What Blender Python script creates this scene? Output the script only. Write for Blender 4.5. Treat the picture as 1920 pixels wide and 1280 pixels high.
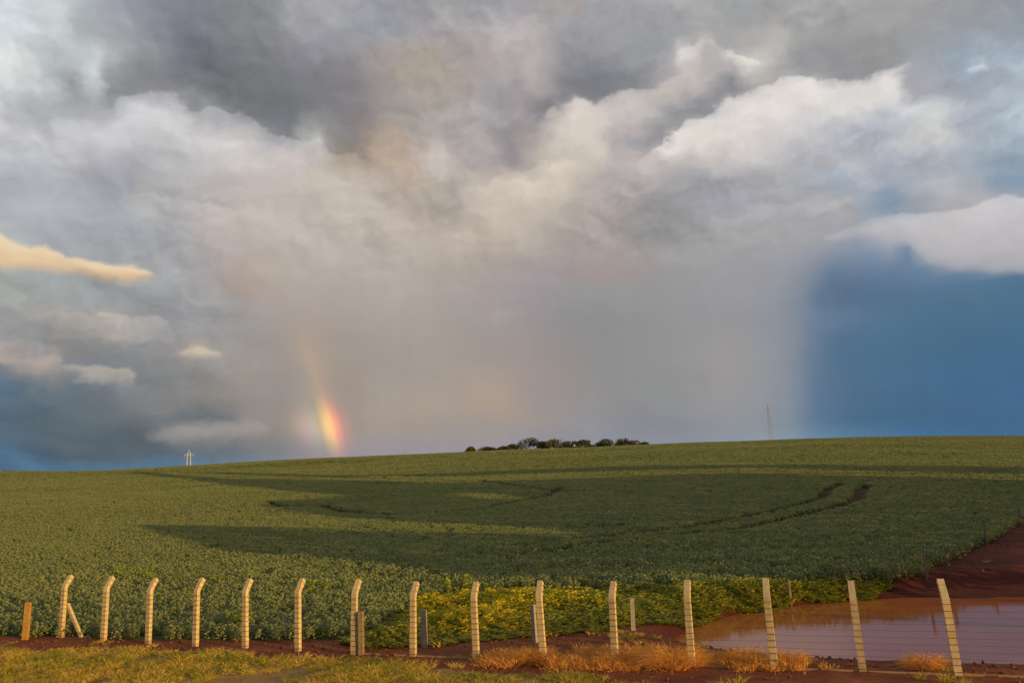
import bpy, math, random
import numpy as np
from mathutils import Vector, Matrix

R = math.radians
D = bpy.data
scene = bpy.context.scene
for o in list(D.objects): D.objects.remove(o)
col = scene.collection
rng = random.Random(7)
nrng = np.random.RandomState(11)

# ------------------------------------------------------------------ camera
EYE = 5.68
cam_d = D.cameras.new('camera'); cam = D.objects.new('camera', cam_d); col.objects.link(cam)
cam_d.sensor_width = 36; cam_d.lens = 26.25; cam_d.clip_start = .1; cam_d.clip_end = 20000
cam.matrix_world = Matrix.Translation((0, 0, EYE)) @ Matrix.Rotation(R(90 + 11.114), 4, 'X') @ Matrix.Rotation(R(-2.73), 4, 'Z')
scene.camera = cam

# ------------------------------------------------------------------ sun direction (low, behind the viewer's right shoulder)
SUN_EL = R(5.0)
ANTI_AZ = R(-54.389)                       # azimuth of the antisolar point, from +Y towards +X
to_sun = Vector((-math.sin(ANTI_AZ) * math.cos(SUN_EL), -math.cos(ANTI_AZ) * math.cos(SUN_EL), math.sin(SUN_EL)))

# ------------------------------------------------------------------ sky
world = D.worlds.new('World'); scene.world = world; world.use_nodes = True
wt = world.node_tree; wt.nodes.clear()
WN, WL = wt.nodes, wt.links
def wset(sock, v):
    if isinstance(v, bpy.types.NodeSocket): WL.new(v, sock)
    elif v is not None: sock.default_value = v
def wm(op, a, b=None, c=None, clamp=False):
    n = WN.new('ShaderNodeMath'); n.operation = op; n.use_clamp = clamp
    wset(n.inputs[0], a); wset(n.inputs[1], b); wset(n.inputs[2], c)
    return n.outputs[0]
def wv(op, a, b=None, s=None):
    n = WN.new('ShaderNodeVectorMath'); n.operation = op
    wset(n.inputs[0], a); wset(n.inputs[1], b)
    if s is not None: wset(n.inputs['Scale'], s)
    return n.outputs['Value'] if op in ('DOT_PRODUCT', 'LENGTH') else n.outputs[0]
def wmix(f, a, b, mode='MIX'):
    n = WN.new('ShaderNodeMix'); n.data_type = 'RGBA'; n.blend_type = mode; n.clamp_factor = True
    wset(n.inputs[0], f); wset(n.inputs[6], a); wset(n.inputs[7], b)
    return n.outputs[2]
def wsm(x, a, b, lo=0., hi=1.):
    n = WN.new('ShaderNodeMapRange'); n.interpolation_type = 'SMOOTHSTEP'
    wset(n.inputs[0], x); n.inputs[1].default_value = a; n.inputs[2].default_value = b
    n.inputs[3].default_value = lo; n.inputs[4].default_value = hi
    return n.outputs[0]
def wnoise(vec, scale, detail, rough=.55, dist=0., lac=2.):
    n = WN.new('ShaderNodeTexNoise'); wset(n.inputs['Vector'], vec)
    n.inputs['Scale'].default_value = scale; n.inputs['Detail'].default_value = detail
    n.inputs['Roughness'].default_value = rough; n.inputs['Distortion'].default_value = dist; n.inputs['Lacunarity'].default_value = lac
    return n
def wxyz(x, y, z=0.):
    n = WN.new('ShaderNodeCombineXYZ'); wset(n.inputs[0], x); wset(n.inputs[1], y); wset(n.inputs[2], z)
    return n.outputs[0]
def lin(h):
    c = [int(h[i:i + 2], 16) / 255 for i in (0, 2, 4)]
    return [v / 12.92 if v <= .04045 else ((v + .055) / 1.055) ** 2.4 for v in c]

tc = WN.new('ShaderNodeTexCoord'); dirv = wv('NORMALIZE', tc.outputs['Generated'])
sx = WN.new('ShaderNodeSeparateXYZ'); WL.new(dirv, sx.inputs[0])
az0 = wm('MULTIPLY', wm('ARCTAN2', sx.outputs[0], sx.outputs[1]), 57.29578)
el0 = wm('MULTIPLY', wm('ARCSINE', sx.outputs[2]), 57.29578)
# how turbulent the air looks: high in the cloud decks, low in the rain curtain and in the clear blue
turb = wm('MAXIMUM', wsm(el0, 13.5, 20.), wsm(az0, -17., -24.))
turb = wm('MULTIPLY_ADD', turb, .86, .14)
# cloud-shaped warp of the lookup direction
aev = wxyz(wm('MULTIPLY', az0, .1), wm('MULTIPLY', el0, .14), 0.)
n1 = wnoise(aev, 1.9, 2.5, .5); n2 = wnoise(aev, 5.5, 4, .55)
s1 = WN.new('ShaderNodeSeparateColor'); WL.new(n1.outputs['Color'], s1.inputs[0])
s2 = WN.new('ShaderNodeSeparateColor'); WL.new(n2.outputs['Color'], s2.inputs[0])
def warped(base, a, b, amt1, amt2):
    w1 = wm('MULTIPLY', wm('SUBTRACT', a, .5), amt1); w2 = wm('MULTIPLY_ADD', wm('SUBTRACT', b, .5), amt2, w1)
    return wm('MULTIPLY_ADD', w2, turb, base)
az = warped(az0, s1.outputs[0], s2.outputs[0], 1.7, 2.2)
el = warped(el0, s1.outputs[1], s2.outputs[1], 1.2, 1.7)
azf = wm('SUBTRACT', wm('PINGPONG', wm('ADD', az, 45.), 90.), 45.)
# the broad cloud colours: one row of stops per degree or so of elevation, azimuth -45 to 45, mirrored behind
SKY_EL0, SKY_DEL, SKY_N = 0.5, 0.75, 50
SKY = [   # red, green, blue (0 to 255) every degree of azimuth from -45 to 45, one row per step of elevation
[74,109,139,74,109,139,74,109,139,74,109,139,74,109,139,74,109,139,74,109,139,74,109,139,74,109,139,74,109,139,74,109,139,74,110,140,75,111,141,75,112,143,76,114,144,76,115,146,77,116,147,78,117,148,81,118,149,83,119,149,86,120,150,88,121,150,91,122,151,93,123,151,99,126,152,104,128,153,110,130,153,116,132,154,122,134,154,127,136,155,133,138,156,136,139,156,136,140,157,136,140,157,137,141,158,138,142,159,138,143,160,139,143,160,139,144,161,140,144,162,140,145,162,140,145,162,140,145,162,140,145,162,140,146,163,140,146,163,140,146,163,140,146,163,139,146,163,139,146,164,139,146,164,139,146,164,139,147,164,138,147,164,138,147,164,137,147,165,136,147,166,134,148,167,133,148,168,131,149,169,130,149,170,129,150,171,127,150,172,126,151,173,125,151,174,123,152,176,119,149,174,112,145,172,106,141,169,99,136,166,91,131,163,85,126,160,79,122,157,75,119,154,73,115,152,69,112,150,67,110,149,66,108,148,65,107,147,64,106,146,64,106,146,64,106,146,64,106,146,64,106,146,64,106,146,64,106,145,64,106,145,64,106,145,64,106,145,64,106,144,64,105,144],
[74,109,139,74,109,139,74,109,139,74,109,139,74,109,139,74,109,139,74,109,139,74,109,139,74,109,139,74,109,139,74,109,139,74,110,140,75,111,141,75,112,143,76,114,144,76,115,146,77,116,147,78,118,148,81,118,149,83,119,149,85,120,150,88,122,151,91,123,151,94,125,153,100,127,153,106,129,154,112,132,154,117,134,155,124,136,155,130,138,156,136,139,156,139,141,157,139,141,158,140,142,159,141,143,160,142,144,161,142,145,162,143,146,163,144,147,164,144,147,164,144,147,164,143,148,164,143,148,164,143,148,164,143,148,164,143,148,164,142,148,164,142,148,164,142,148,164,141,148,164,141,147,164,141,147,164,140,147,164,140,147,164,139,147,164,138,147,164,137,148,165,136,148,166,135,149,167,135,150,168,134,150,170,134,151,171,133,152,172,131,151,173,128,151,173,125,151,174,118,148,172,106,141,169,96,135,165,89,129,161,81,124,157,78,120,155,75,117,153,72,114,152,69,111,150,66,108,148,65,107,147,65,107,146,64,106,145,64,106,144,64,105,144,64,105,144,64,105,144,64,105,143,64,105,143,64,105,143,64,105,142,64,104,142,65,104,142,65,104,141,65,104,141],
[74,109,139,74,109,139,74,109,139,74,109,140,74,109,140,74,109,140,74,109,140,74,109,140,74,109,140,74,109,140,74,109,140,74,110,140,75,111,141,75,112,142,76,113,144,76,115,146,77,116,147,79,117,148,81,118,148,83,118,148,85,119,149,89,121,150,92,123,151,95,125,153,101,128,153,107,130,153,113,133,154,119,135,154,126,137,155,132,138,156,139,140,156,142,142,157,143,143,158,143,144,159,144,145,160,145,146,161,146,147,163,147,148,163,148,149,164,148,149,164,147,149,164,147,149,164,147,149,164,147,149,164,146,148,164,146,148,163,145,148,163,144,147,162,144,147,162,143,146,161,142,146,161,142,146,160,141,145,160,140,145,159,139,144,159,139,145,160,139,146,161,139,147,162,139,147,163,139,148,164,139,149,165,139,150,166,139,151,168,136,151,169,132,150,169,126,149,169,115,143,167,102,137,164,94,131,160,88,126,157,82,122,155,78,119,154,73,116,154,69,112,154,67,110,150,66,108,147,65,106,144,65,105,143,65,105,142,65,104,142,65,104,141,65,104,141,65,103,141,65,103,140,66,103,140,66,103,140,66,103,140,66,103,140,66,103,140,66,103,140,66,104,141],
[74,109,139,74,109,139,74,109,139,74,109,139,74,109,139,74,109,139,74,109,139,74,109,139,74,109,139,74,109,139,74,109,139,74,109,139,75,110,139,75,110,139,76,111,140,77,113,141,78,114,142,79,114,141,81,114,141,83,114,140,85,115,140,89,117,142,93,120,143,97,122,144,102,124,144,108,126,144,114,129,145,121,131,145,129,134,146,137,136,147,144,139,148,146,141,150,148,144,153,149,145,154,149,145,155,149,145,155,149,145,155,149,146,155,149,146,155,150,147,156,150,147,157,151,147,158,151,148,159,150,148,159,149,147,159,148,146,158,147,146,158,146,145,157,145,145,157,144,145,157,143,144,156,142,144,156,141,143,155,140,143,155,139,142,154,139,142,154,139,142,155,139,142,155,139,142,155,139,143,156,139,145,157,140,146,158,140,148,160,139,150,163,135,149,163,128,145,162,112,137,159,97,129,156,90,124,152,83,119,149,78,116,147,74,112,146,70,109,145,68,107,143,67,105,141,65,104,139,65,103,138,65,103,138,66,103,139,66,103,140,66,103,140,66,103,140,66,103,140,67,104,141,67,104,141,67,104,141,67,104,141,67,105,142,67,105,142,67,105,142,67,105,142],
[74,107,134,74,107,134,74,107,134,74,107,134,74,107,134,74,107,134,74,107,134,74,107,134,74,106,133,74,106,133,75,106,133,75,104,129,75,99,121,77,98,117,79,98,114,81,98,112,81,98,111,82,98,110,84,98,111,85,99,111,88,102,114,92,106,118,97,110,122,102,113,124,107,116,126,112,119,128,119,123,130,125,127,133,133,131,135,143,136,138,150,140,142,152,143,145,155,145,148,155,146,149,154,146,149,153,146,150,153,147,150,153,147,150,153,147,150,154,148,150,154,148,151,154,148,151,154,149,151,153,148,151,151,147,151,149,146,152,148,145,152,146,145,152,145,144,152,144,144,152,142,143,152,141,142,152,140,142,151,139,141,151,138,140,150,138,139,150,138,140,150,139,140,150,139,141,150,140,142,151,140,143,152,141,145,153,140,146,154,139,146,155,134,144,155,127,139,154,110,130,150,92,119,145,84,114,142,75,110,140,72,107,139,70,106,138,69,105,137,68,104,136,67,104,136,66,103,137,66,103,138,66,104,139,67,104,140,67,104,141,67,105,142,67,105,142,67,105,142,67,105,142,67,105,142,67,105,142,67,105,142,67,105,142,67,105,142,67,105,141,67,105,141],
[79,104,125,79,104,125,79,104,125,79,104,125,79,104,125,79,104,125,79,104,125,79,104,125,79,104,125,79,104,125,79,104,125,79,102,121,79,98,114,82,98,112,90,103,115,91,104,115,86,99,110,83,95,106,86,97,108,90,101,110,98,107,115,105,112,119,112,116,122,119,120,124,122,122,125,125,124,126,130,127,128,134,131,131,140,135,134,150,140,139,158,146,144,159,146,145,161,147,145,160,148,145,159,148,146,157,149,146,158,149,146,158,149,146,158,150,146,158,150,146,158,149,146,158,149,146,157,149,145,156,149,146,156,148,146,155,148,147,153,147,147,151,146,148,149,145,148,147,144,148,145,144,149,143,143,149,141,141,148,139,140,147,137,138,146,137,138,146,138,139,147,139,140,147,141,142,148,142,143,149,143,144,150,143,146,151,143,146,152,140,145,152,136,142,152,129,139,152,112,129,148,91,117,143,84,113,141,77,109,139,73,107,138,72,106,137,70,105,136,68,105,136,68,104,137,68,104,138,67,104,139,67,105,140,67,105,141,67,105,142,67,105,142,67,105,142,67,105,142,67,105,141,67,105,141,67,105,141,67,105,141,67,105,141,67,105,141,68,105,141,68,105,141],
[82,101,120,82,102,120,82,102,120,82,102,120,82,102,120,82,102,120,82,102,120,82,102,120,82,102,120,82,102,120,82,102,120,82,101,118,84,100,113,85,100,112,86,99,111,86,99,110,86,98,109,89,100,110,93,102,111,99,107,115,121,124,127,143,139,138,148,143,141,149,144,141,151,145,142,158,150,146,154,146,143,142,135,132,148,139,134,156,144,138,162,147,141,162,147,140,162,147,140,162,147,140,162,149,142,162,150,143,163,151,143,163,151,144,164,152,144,163,152,144,162,151,144,161,150,144,160,149,143,160,149,143,162,150,143,162,151,143,159,149,144,156,148,145,153,146,146,151,145,146,148,144,146,145,143,146,143,142,145,140,140,145,139,139,145,139,139,145,140,141,146,141,142,147,143,144,148,145,145,149,147,146,150,147,147,151,146,147,152,145,147,154,139,144,154,133,141,154,117,132,151,93,118,144,86,114,142,79,110,140,75,108,139,73,107,138,72,107,138,70,106,138,70,106,139,69,106,139,68,105,139,67,105,140,67,105,140,67,105,141,67,105,141,67,105,141,67,105,141,67,105,141,68,105,141,68,105,140,68,105,140,68,106,140,69,106,140,69,106,140,69,106,140],
[82,102,122,82,102,122,82,102,122,82,102,122,82,102,122,82,102,122,82,102,121,82,101,121,82,101,121,82,101,121,82,101,121,84,102,119,86,102,115,89,103,115,92,104,114,94,105,115,95,106,116,99,108,117,103,111,117,108,114,119,111,116,121,103,110,116,100,108,114,103,109,116,116,118,122,148,141,138,144,137,134,147,138,133,153,142,135,160,146,137,163,148,137,162,147,137,162,146,137,163,148,138,164,150,140,165,152,142,166,153,143,167,153,143,167,154,144,167,153,144,166,152,143,165,152,142,165,151,142,166,151,141,167,152,141,165,151,142,160,149,143,157,147,144,154,146,145,151,145,145,148,144,145,146,143,144,144,142,144,142,141,143,142,141,144,142,142,145,143,143,146,143,144,147,145,145,148,147,147,149,150,148,149,150,149,151,149,149,152,147,148,154,141,145,154,134,142,154,120,133,150,94,118,144,87,114,142,81,111,140,77,109,139,75,109,140,74,109,140,73,109,141,71,108,140,70,107,140,68,106,139,68,106,140,68,106,140,68,105,140,68,105,140,68,106,140,69,106,140,69,106,140,69,106,140,69,106,140,69,106,140,69,107,140,69,107,140,69,107,140,69,107,140],
[84,107,128,84,107,128,84,107,128,84,107,127,84,106,127,84,106,127,84,106,127,84,106,127,86,108,127,89,110,128,91,111,129,93,112,127,89,106,121,93,107,120,97,109,119,99,110,119,100,110,119,106,113,120,112,116,121,118,120,123,123,123,125,124,124,125,124,123,124,127,126,125,135,131,129,143,137,133,145,138,134,147,139,135,152,142,136,159,146,137,162,148,138,161,147,138,161,147,138,162,149,140,164,151,142,166,154,144,167,154,145,168,155,145,169,156,145,169,155,144,169,154,143,169,153,142,169,153,141,170,154,140,171,154,140,166,151,142,160,148,143,157,146,144,154,145,144,151,144,143,148,144,143,146,143,143,144,142,143,143,142,143,143,143,144,143,143,145,143,144,145,144,144,146,145,145,146,147,146,147,150,148,148,152,150,150,151,150,152,148,149,153,143,146,154,135,142,153,122,134,150,97,120,144,88,115,142,82,112,140,78,110,140,76,110,140,75,109,140,73,109,141,71,108,140,70,107,140,69,107,140,69,107,140,69,106,140,69,106,140,69,106,140,69,106,140,69,107,140,69,107,140,69,107,140,69,107,140,69,107,140,69,108,140,69,108,140,70,108,140,71,109,140],
[86,109,130,86,108,130,86,108,130,85,108,130,85,108,130,85,108,130,85,108,129,85,108,129,85,108,129,85,108,129,85,108,129,91,110,127,98,113,126,101,114,125,101,113,123,104,114,123,107,115,123,113,119,124,119,121,125,124,124,126,129,127,128,133,130,129,137,132,128,139,134,129,143,136,131,146,139,134,148,140,136,149,141,137,152,143,138,159,146,138,162,148,138,161,148,138,160,147,138,161,149,140,163,151,142,165,154,145,166,154,145,168,155,145,169,156,146,169,156,145,169,155,144,169,154,142,170,154,142,172,155,141,171,154,141,166,151,143,160,148,143,157,147,143,155,145,142,152,144,142,149,143,142,146,142,142,144,142,142,143,143,143,143,143,143,143,144,144,143,144,144,144,144,145,145,145,145,147,146,146,150,148,148,153,151,150,152,150,151,149,149,153,144,147,154,136,142,153,124,135,150,99,121,145,89,116,142,81,112,141,78,111,140,77,110,140,75,109,139,73,109,139,72,108,139,70,107,140,69,107,139,69,107,139,69,106,138,69,107,139,69,107,140,69,107,140,69,108,140,69,108,140,69,108,140,70,108,140,71,109,140,72,109,139,73,109,139,74,110,139,75,110,139],
[108,121,135,105,119,134,102,118,134,99,116,133,97,115,133,95,114,132,93,113,132,92,112,132,91,111,132,90,111,131,90,111,131,99,115,129,113,123,132,113,122,130,105,115,126,109,119,127,115,122,129,123,127,131,122,125,129,123,125,127,127,127,129,131,130,130,136,132,131,140,135,132,145,139,134,149,142,136,150,143,137,152,143,138,154,145,139,160,148,139,164,150,139,162,148,138,160,146,136,161,148,138,162,150,141,164,152,144,165,154,145,166,155,146,168,156,147,168,156,146,168,155,145,168,154,144,170,154,143,171,155,143,170,154,143,165,151,144,160,148,144,158,147,143,155,145,142,152,144,141,149,143,141,145,142,142,144,142,142,144,143,143,144,143,143,144,144,144,144,144,145,146,145,145,147,146,146,149,148,147,152,150,149,154,151,150,153,151,152,149,149,153,146,148,154,137,143,153,126,137,151,102,123,146,90,116,143,81,112,141,79,111,140,77,111,140,75,110,139,74,110,139,73,109,138,72,108,138,71,108,137,70,107,137,69,106,136,69,107,138,70,108,140,70,109,140,71,109,140,72,109,139,73,109,139,74,110,139,75,110,139,76,110,139,76,111,139,77,111,139,78,112,139],
[156,148,145,151,146,144,144,142,142,138,139,141,133,136,140,130,134,139,127,132,139,124,130,138,121,129,138,119,127,137,116,126,137,122,129,136,133,135,137,137,136,137,114,121,129,174,166,159,152,150,148,160,155,151,126,129,132,125,128,130,129,130,132,133,133,133,139,135,135,144,138,136,148,142,137,152,145,138,153,145,139,154,145,139,157,147,140,161,149,140,165,151,140,163,149,139,161,147,137,161,148,139,162,150,141,163,152,144,164,153,145,166,154,146,167,156,147,167,155,146,167,155,145,167,154,145,167,154,144,168,153,144,166,152,143,163,150,144,159,148,143,157,146,142,154,145,141,151,143,141,148,142,141,145,142,141,143,142,142,144,142,143,144,143,143,145,144,144,146,145,145,148,146,147,149,148,148,151,149,149,153,150,150,154,151,151,153,151,152,150,150,153,146,148,154,139,144,153,129,138,152,106,125,146,92,117,142,82,113,141,80,112,140,78,112,140,77,112,140,76,111,139,75,110,138,74,110,137,73,109,137,72,108,137,72,108,137,73,109,138,73,109,139,74,110,139,75,110,139,76,110,139,76,111,139,77,111,139,78,111,139,78,112,139,79,113,139,80,113,139,80,113,139],
[175,162,155,175,161,155,172,160,153,166,156,151,160,152,148,155,149,146,154,148,145,155,149,145,157,149,145,157,150,146,157,149,145,160,151,146,160,151,145,167,154,146,127,129,134,124,127,133,128,130,135,134,135,138,130,132,136,133,134,136,138,137,137,142,139,138,147,142,140,150,145,142,152,146,142,154,147,142,155,147,142,157,148,141,159,148,141,163,150,140,167,152,140,164,151,140,161,149,140,161,149,141,161,150,142,162,151,143,163,152,144,165,154,145,167,155,147,166,155,146,166,154,146,164,153,145,164,152,144,163,151,144,162,150,143,160,149,143,158,148,143,156,146,142,153,145,142,150,143,141,147,142,141,144,141,141,143,141,141,144,142,142,144,143,143,145,143,145,146,145,146,148,146,147,149,148,148,151,149,149,152,150,150,154,151,150,154,151,151,150,150,153,147,148,155,140,144,154,132,140,153,110,127,146,96,119,143,87,115,142,84,114,142,82,114,142,80,113,141,78,113,140,76,112,139,76,111,139,75,110,138,75,110,138,76,110,138,76,110,139,76,111,139,77,111,139,78,111,139,78,112,139,79,112,139,80,113,139,80,113,139,79,113,139,78,112,139,78,112,139,80,114,141],
[153,151,150,152,151,149,152,150,149,156,152,149,162,155,151,170,159,153,173,161,154,175,162,155,175,162,155,175,162,155,175,162,155,151,148,147,149,146,145,160,150,144,136,135,137,133,134,136,131,133,136,133,134,138,136,137,140,140,139,140,145,142,141,149,145,143,152,147,145,155,149,146,155,149,145,155,148,144,157,149,144,158,149,143,161,150,142,165,152,141,168,153,140,165,152,141,162,151,142,162,151,143,162,151,143,162,151,143,164,153,145,165,154,146,167,156,147,166,155,147,165,154,146,163,153,145,162,151,145,160,150,144,159,149,144,159,148,144,158,148,143,155,146,143,152,145,143,149,144,142,147,143,142,144,142,141,143,141,141,144,142,142,144,143,144,145,143,145,145,144,146,147,146,147,149,147,148,150,148,149,151,149,150,153,150,151,153,151,151,150,149,153,146,148,154,140,145,154,133,140,153,114,130,149,102,123,147,98,122,147,93,119,146,88,116,144,84,115,142,81,114,141,79,113,140,78,112,139,78,111,139,78,111,138,78,112,138,79,112,139,79,112,139,80,113,139,80,113,139,79,113,139,78,112,139,77,112,139,78,113,140,82,116,142,101,127,148,144,152,163,165,165,171],
[155,156,156,154,155,155,154,155,154,154,154,153,153,153,153,153,153,152,153,152,151,153,152,150,152,151,150,152,151,149,152,150,149,146,147,148,143,145,147,146,144,143,146,144,142,146,144,142,145,143,142,145,143,143,144,142,143,144,142,143,148,145,144,164,157,150,177,166,153,161,155,150,164,159,156,155,149,145,157,149,144,159,150,143,162,151,142,166,152,141,168,153,141,165,152,142,162,151,143,163,152,144,163,152,145,164,153,146,165,154,146,166,155,147,167,156,147,166,156,147,165,154,147,163,153,146,161,151,146,160,150,145,159,149,145,158,148,145,158,148,144,155,147,144,152,145,144,149,144,144,146,143,143,144,142,142,143,141,141,144,142,143,144,143,144,145,144,145,146,145,147,147,146,148,148,147,149,150,148,150,150,149,151,151,150,152,151,150,153,148,149,154,145,147,154,140,144,154,133,141,153,118,132,151,105,125,149,102,123,148,95,119,145,89,115,142,85,113,141,84,113,140,82,113,140,82,113,140,81,113,139,82,114,140,82,114,140,81,114,141,79,113,139,77,112,139,78,112,139,80,114,140,87,119,143,113,134,152,153,157,167,166,165,172,169,167,173,172,169,174,177,173,177],
[158,160,159,157,160,159,157,159,158,156,158,158,156,158,157,155,157,157,155,157,157,155,156,156,154,156,155,154,155,155,154,155,154,155,154,153,155,153,151,158,153,149,158,154,150,158,154,150,162,155,150,157,153,150,156,152,150,152,149,149,151,148,148,154,150,149,155,151,149,156,152,149,155,150,147,155,150,146,158,151,145,160,151,144,163,152,143,167,154,142,168,154,142,165,153,143,163,152,145,164,153,146,165,154,147,166,155,148,167,156,148,168,157,148,168,157,148,167,156,148,165,155,148,163,154,147,161,152,147,160,151,147,160,151,147,159,150,147,158,148,146,154,147,146,151,145,145,147,143,144,145,142,143,143,141,142,142,141,142,143,142,143,144,143,145,145,144,146,146,145,147,148,147,149,149,148,150,150,149,151,150,149,152,150,150,154,150,150,155,148,149,155,146,148,154,141,145,154,134,141,153,120,133,151,100,120,145,95,117,143,89,112,139,86,111,138,86,112,139,87,113,141,87,115,142,86,115,143,87,117,144,87,118,145,86,118,146,85,118,145,85,117,143,99,125,148,134,146,160,160,162,170,167,166,172,170,168,173,172,169,174,177,173,177,186,180,183,189,183,185,189,183,186],
[162,164,160,161,163,160,160,162,160,160,162,159,159,161,159,159,161,159,158,160,159,158,160,159,157,159,158,157,159,158,157,159,158,162,160,157,166,160,156,170,162,156,168,162,156,168,163,156,172,163,155,167,162,156,164,159,155,161,157,154,150,150,152,151,150,152,151,150,152,152,150,152,154,151,151,157,153,150,160,153,149,163,154,148,165,155,146,168,155,144,168,155,145,167,155,146,166,155,148,167,156,149,168,157,149,169,157,150,169,158,150,170,158,150,170,159,151,169,158,150,166,157,150,164,155,149,162,154,149,163,154,149,163,154,150,161,152,150,158,150,149,155,147,148,150,145,146,146,142,144,144,142,143,143,141,142,142,141,142,144,143,144,145,144,146,146,145,147,147,146,148,149,147,149,150,148,150,150,149,151,151,150,153,152,150,154,152,151,155,151,151,156,148,150,155,144,148,155,136,143,154,124,135,151,101,119,144,93,114,140,90,112,139,90,114,140,91,116,143,92,117,145,96,122,149,100,125,152,104,128,154,104,129,155,117,137,158,156,159,169,165,165,172,168,167,173,171,168,174,173,169,174,178,173,178,186,181,183,189,183,185,189,183,186,188,183,186,188,183,186,189,184,187],
[164,165,161,163,165,161,163,164,161,162,164,160,162,164,160,162,164,160,161,163,160,161,163,160,161,163,160,160,162,160,160,162,159,161,162,159,163,162,158,163,161,158,160,160,158,164,162,158,166,161,156,159,159,157,154,155,156,150,151,154,150,151,155,152,152,155,152,152,155,152,151,154,155,153,153,159,154,152,163,156,152,167,157,151,168,157,150,169,157,148,169,157,148,168,157,150,168,157,151,169,158,151,170,159,152,171,160,152,171,160,152,172,161,153,172,161,153,171,160,153,168,158,152,165,157,151,164,155,151,164,155,151,168,159,156,164,155,153,159,150,152,155,148,151,151,146,148,147,144,147,146,144,146,145,144,145,144,144,145,146,145,147,147,146,148,148,147,148,149,148,149,150,148,150,151,149,151,152,150,152,152,151,153,153,151,154,154,152,155,154,153,156,150,151,156,147,150,157,140,146,156,130,139,154,111,127,148,96,117,143,97,118,145,99,121,147,101,123,149,101,124,151,104,128,154,111,133,157,143,153,168,169,167,174,170,168,173,172,169,174,174,170,175,180,176,180,187,182,184,189,183,185,189,183,186,188,183,186,188,183,186,189,184,187,190,184,187,190,185,188,193,188,191],
[173,173,170,170,171,167,168,169,165,166,167,163,165,166,162,164,165,161,163,165,161,163,164,161,163,164,161,162,164,160,162,164,161,161,164,161,160,163,161,158,161,160,156,159,159,155,158,159,154,157,158,153,156,157,153,155,156,152,154,156,153,154,156,158,158,160,160,160,161,161,159,160,163,160,159,162,154,149,167,156,151,170,159,153,172,160,153,172,161,153,172,160,152,171,160,153,171,159,153,172,161,154,173,162,154,174,163,155,175,164,155,174,163,155,173,163,155,172,161,154,169,159,153,167,158,153,165,156,153,165,155,153,164,154,153,162,153,153,159,151,153,156,149,152,153,148,151,151,148,150,149,147,149,148,147,149,148,147,149,149,148,149,150,148,149,150,148,149,151,149,150,151,149,151,152,150,151,153,150,152,153,151,153,154,152,154,154,153,155,154,153,156,152,152,157,150,152,158,146,150,158,137,144,156,124,136,153,107,126,149,108,127,151,108,129,154,113,132,156,120,137,159,106,130,156,157,162,173,184,180,182,183,179,181,183,178,181,187,182,184,188,183,185,189,183,186,188,183,186,188,183,186,189,184,187,190,184,187,190,185,187,192,186,190,196,190,194,196,191,195,186,186,193],
[185,184,182,183,183,180,181,180,178,178,178,175,175,175,172,173,173,169,170,171,167,168,169,165,167,167,164,165,167,163,164,166,162,162,165,163,160,164,163,159,163,163,158,161,162,156,159,161,155,159,160,156,159,160,157,160,161,158,159,161,157,158,160,164,164,165,166,165,165,163,160,159,162,154,150,165,152,144,171,158,150,174,161,154,175,163,156,176,165,158,175,164,157,174,163,156,173,162,155,174,163,156,175,165,157,177,166,158,178,168,159,176,166,158,175,164,156,173,162,155,171,161,155,169,159,155,167,157,154,166,156,154,164,154,154,162,153,154,160,151,154,158,151,153,156,150,153,154,149,152,153,149,151,153,149,149,154,149,148,154,149,148,155,149,148,154,149,149,153,149,150,152,150,151,153,151,152,154,152,153,154,152,154,155,153,155,155,154,156,155,154,157,154,154,158,153,154,159,151,153,160,145,149,159,137,145,158,127,139,157,124,139,159,120,138,160,128,143,164,144,152,168,115,136,160,180,177,181,187,181,183,187,182,184,188,182,185,188,183,186,188,183,186,189,184,187,189,184,187,190,185,187,191,186,189,195,189,193,197,191,195,193,189,193,173,180,191,154,171,187,143,165,184],
[184,184,186,185,184,185,185,185,185,186,185,184,185,184,183,184,183,181,183,182,179,181,180,177,178,178,175,176,176,173,172,172,170,166,168,167,161,165,166,161,164,166,160,163,165,160,163,164,161,163,164,163,165,166,166,167,168,166,167,168,162,162,164,161,160,161,161,158,158,161,156,153,166,155,148,171,156,146,176,162,151,177,165,156,177,167,159,177,167,160,176,166,159,175,165,158,175,165,158,177,166,159,178,168,160,179,169,161,180,169,161,178,168,159,177,166,158,176,164,157,174,163,156,172,161,155,170,159,155,168,157,154,166,155,154,164,154,154,162,152,153,160,151,153,158,151,154,158,150,153,159,150,150,159,150,148,160,149,146,160,149,147,160,149,147,158,149,148,156,150,150,154,151,152,154,152,154,155,153,155,156,154,156,157,156,157,158,157,159,158,157,159,157,156,160,156,156,161,155,155,162,154,155,162,150,153,163,145,150,163,140,149,164,136,148,165,150,157,170,166,167,174,177,175,180,184,180,183,186,181,184,187,182,185,187,183,186,189,183,186,190,184,187,191,185,189,195,189,193,197,191,195,195,190,194,183,184,192,161,174,189,148,167,185,141,163,183,139,162,182,142,163,182],
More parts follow.
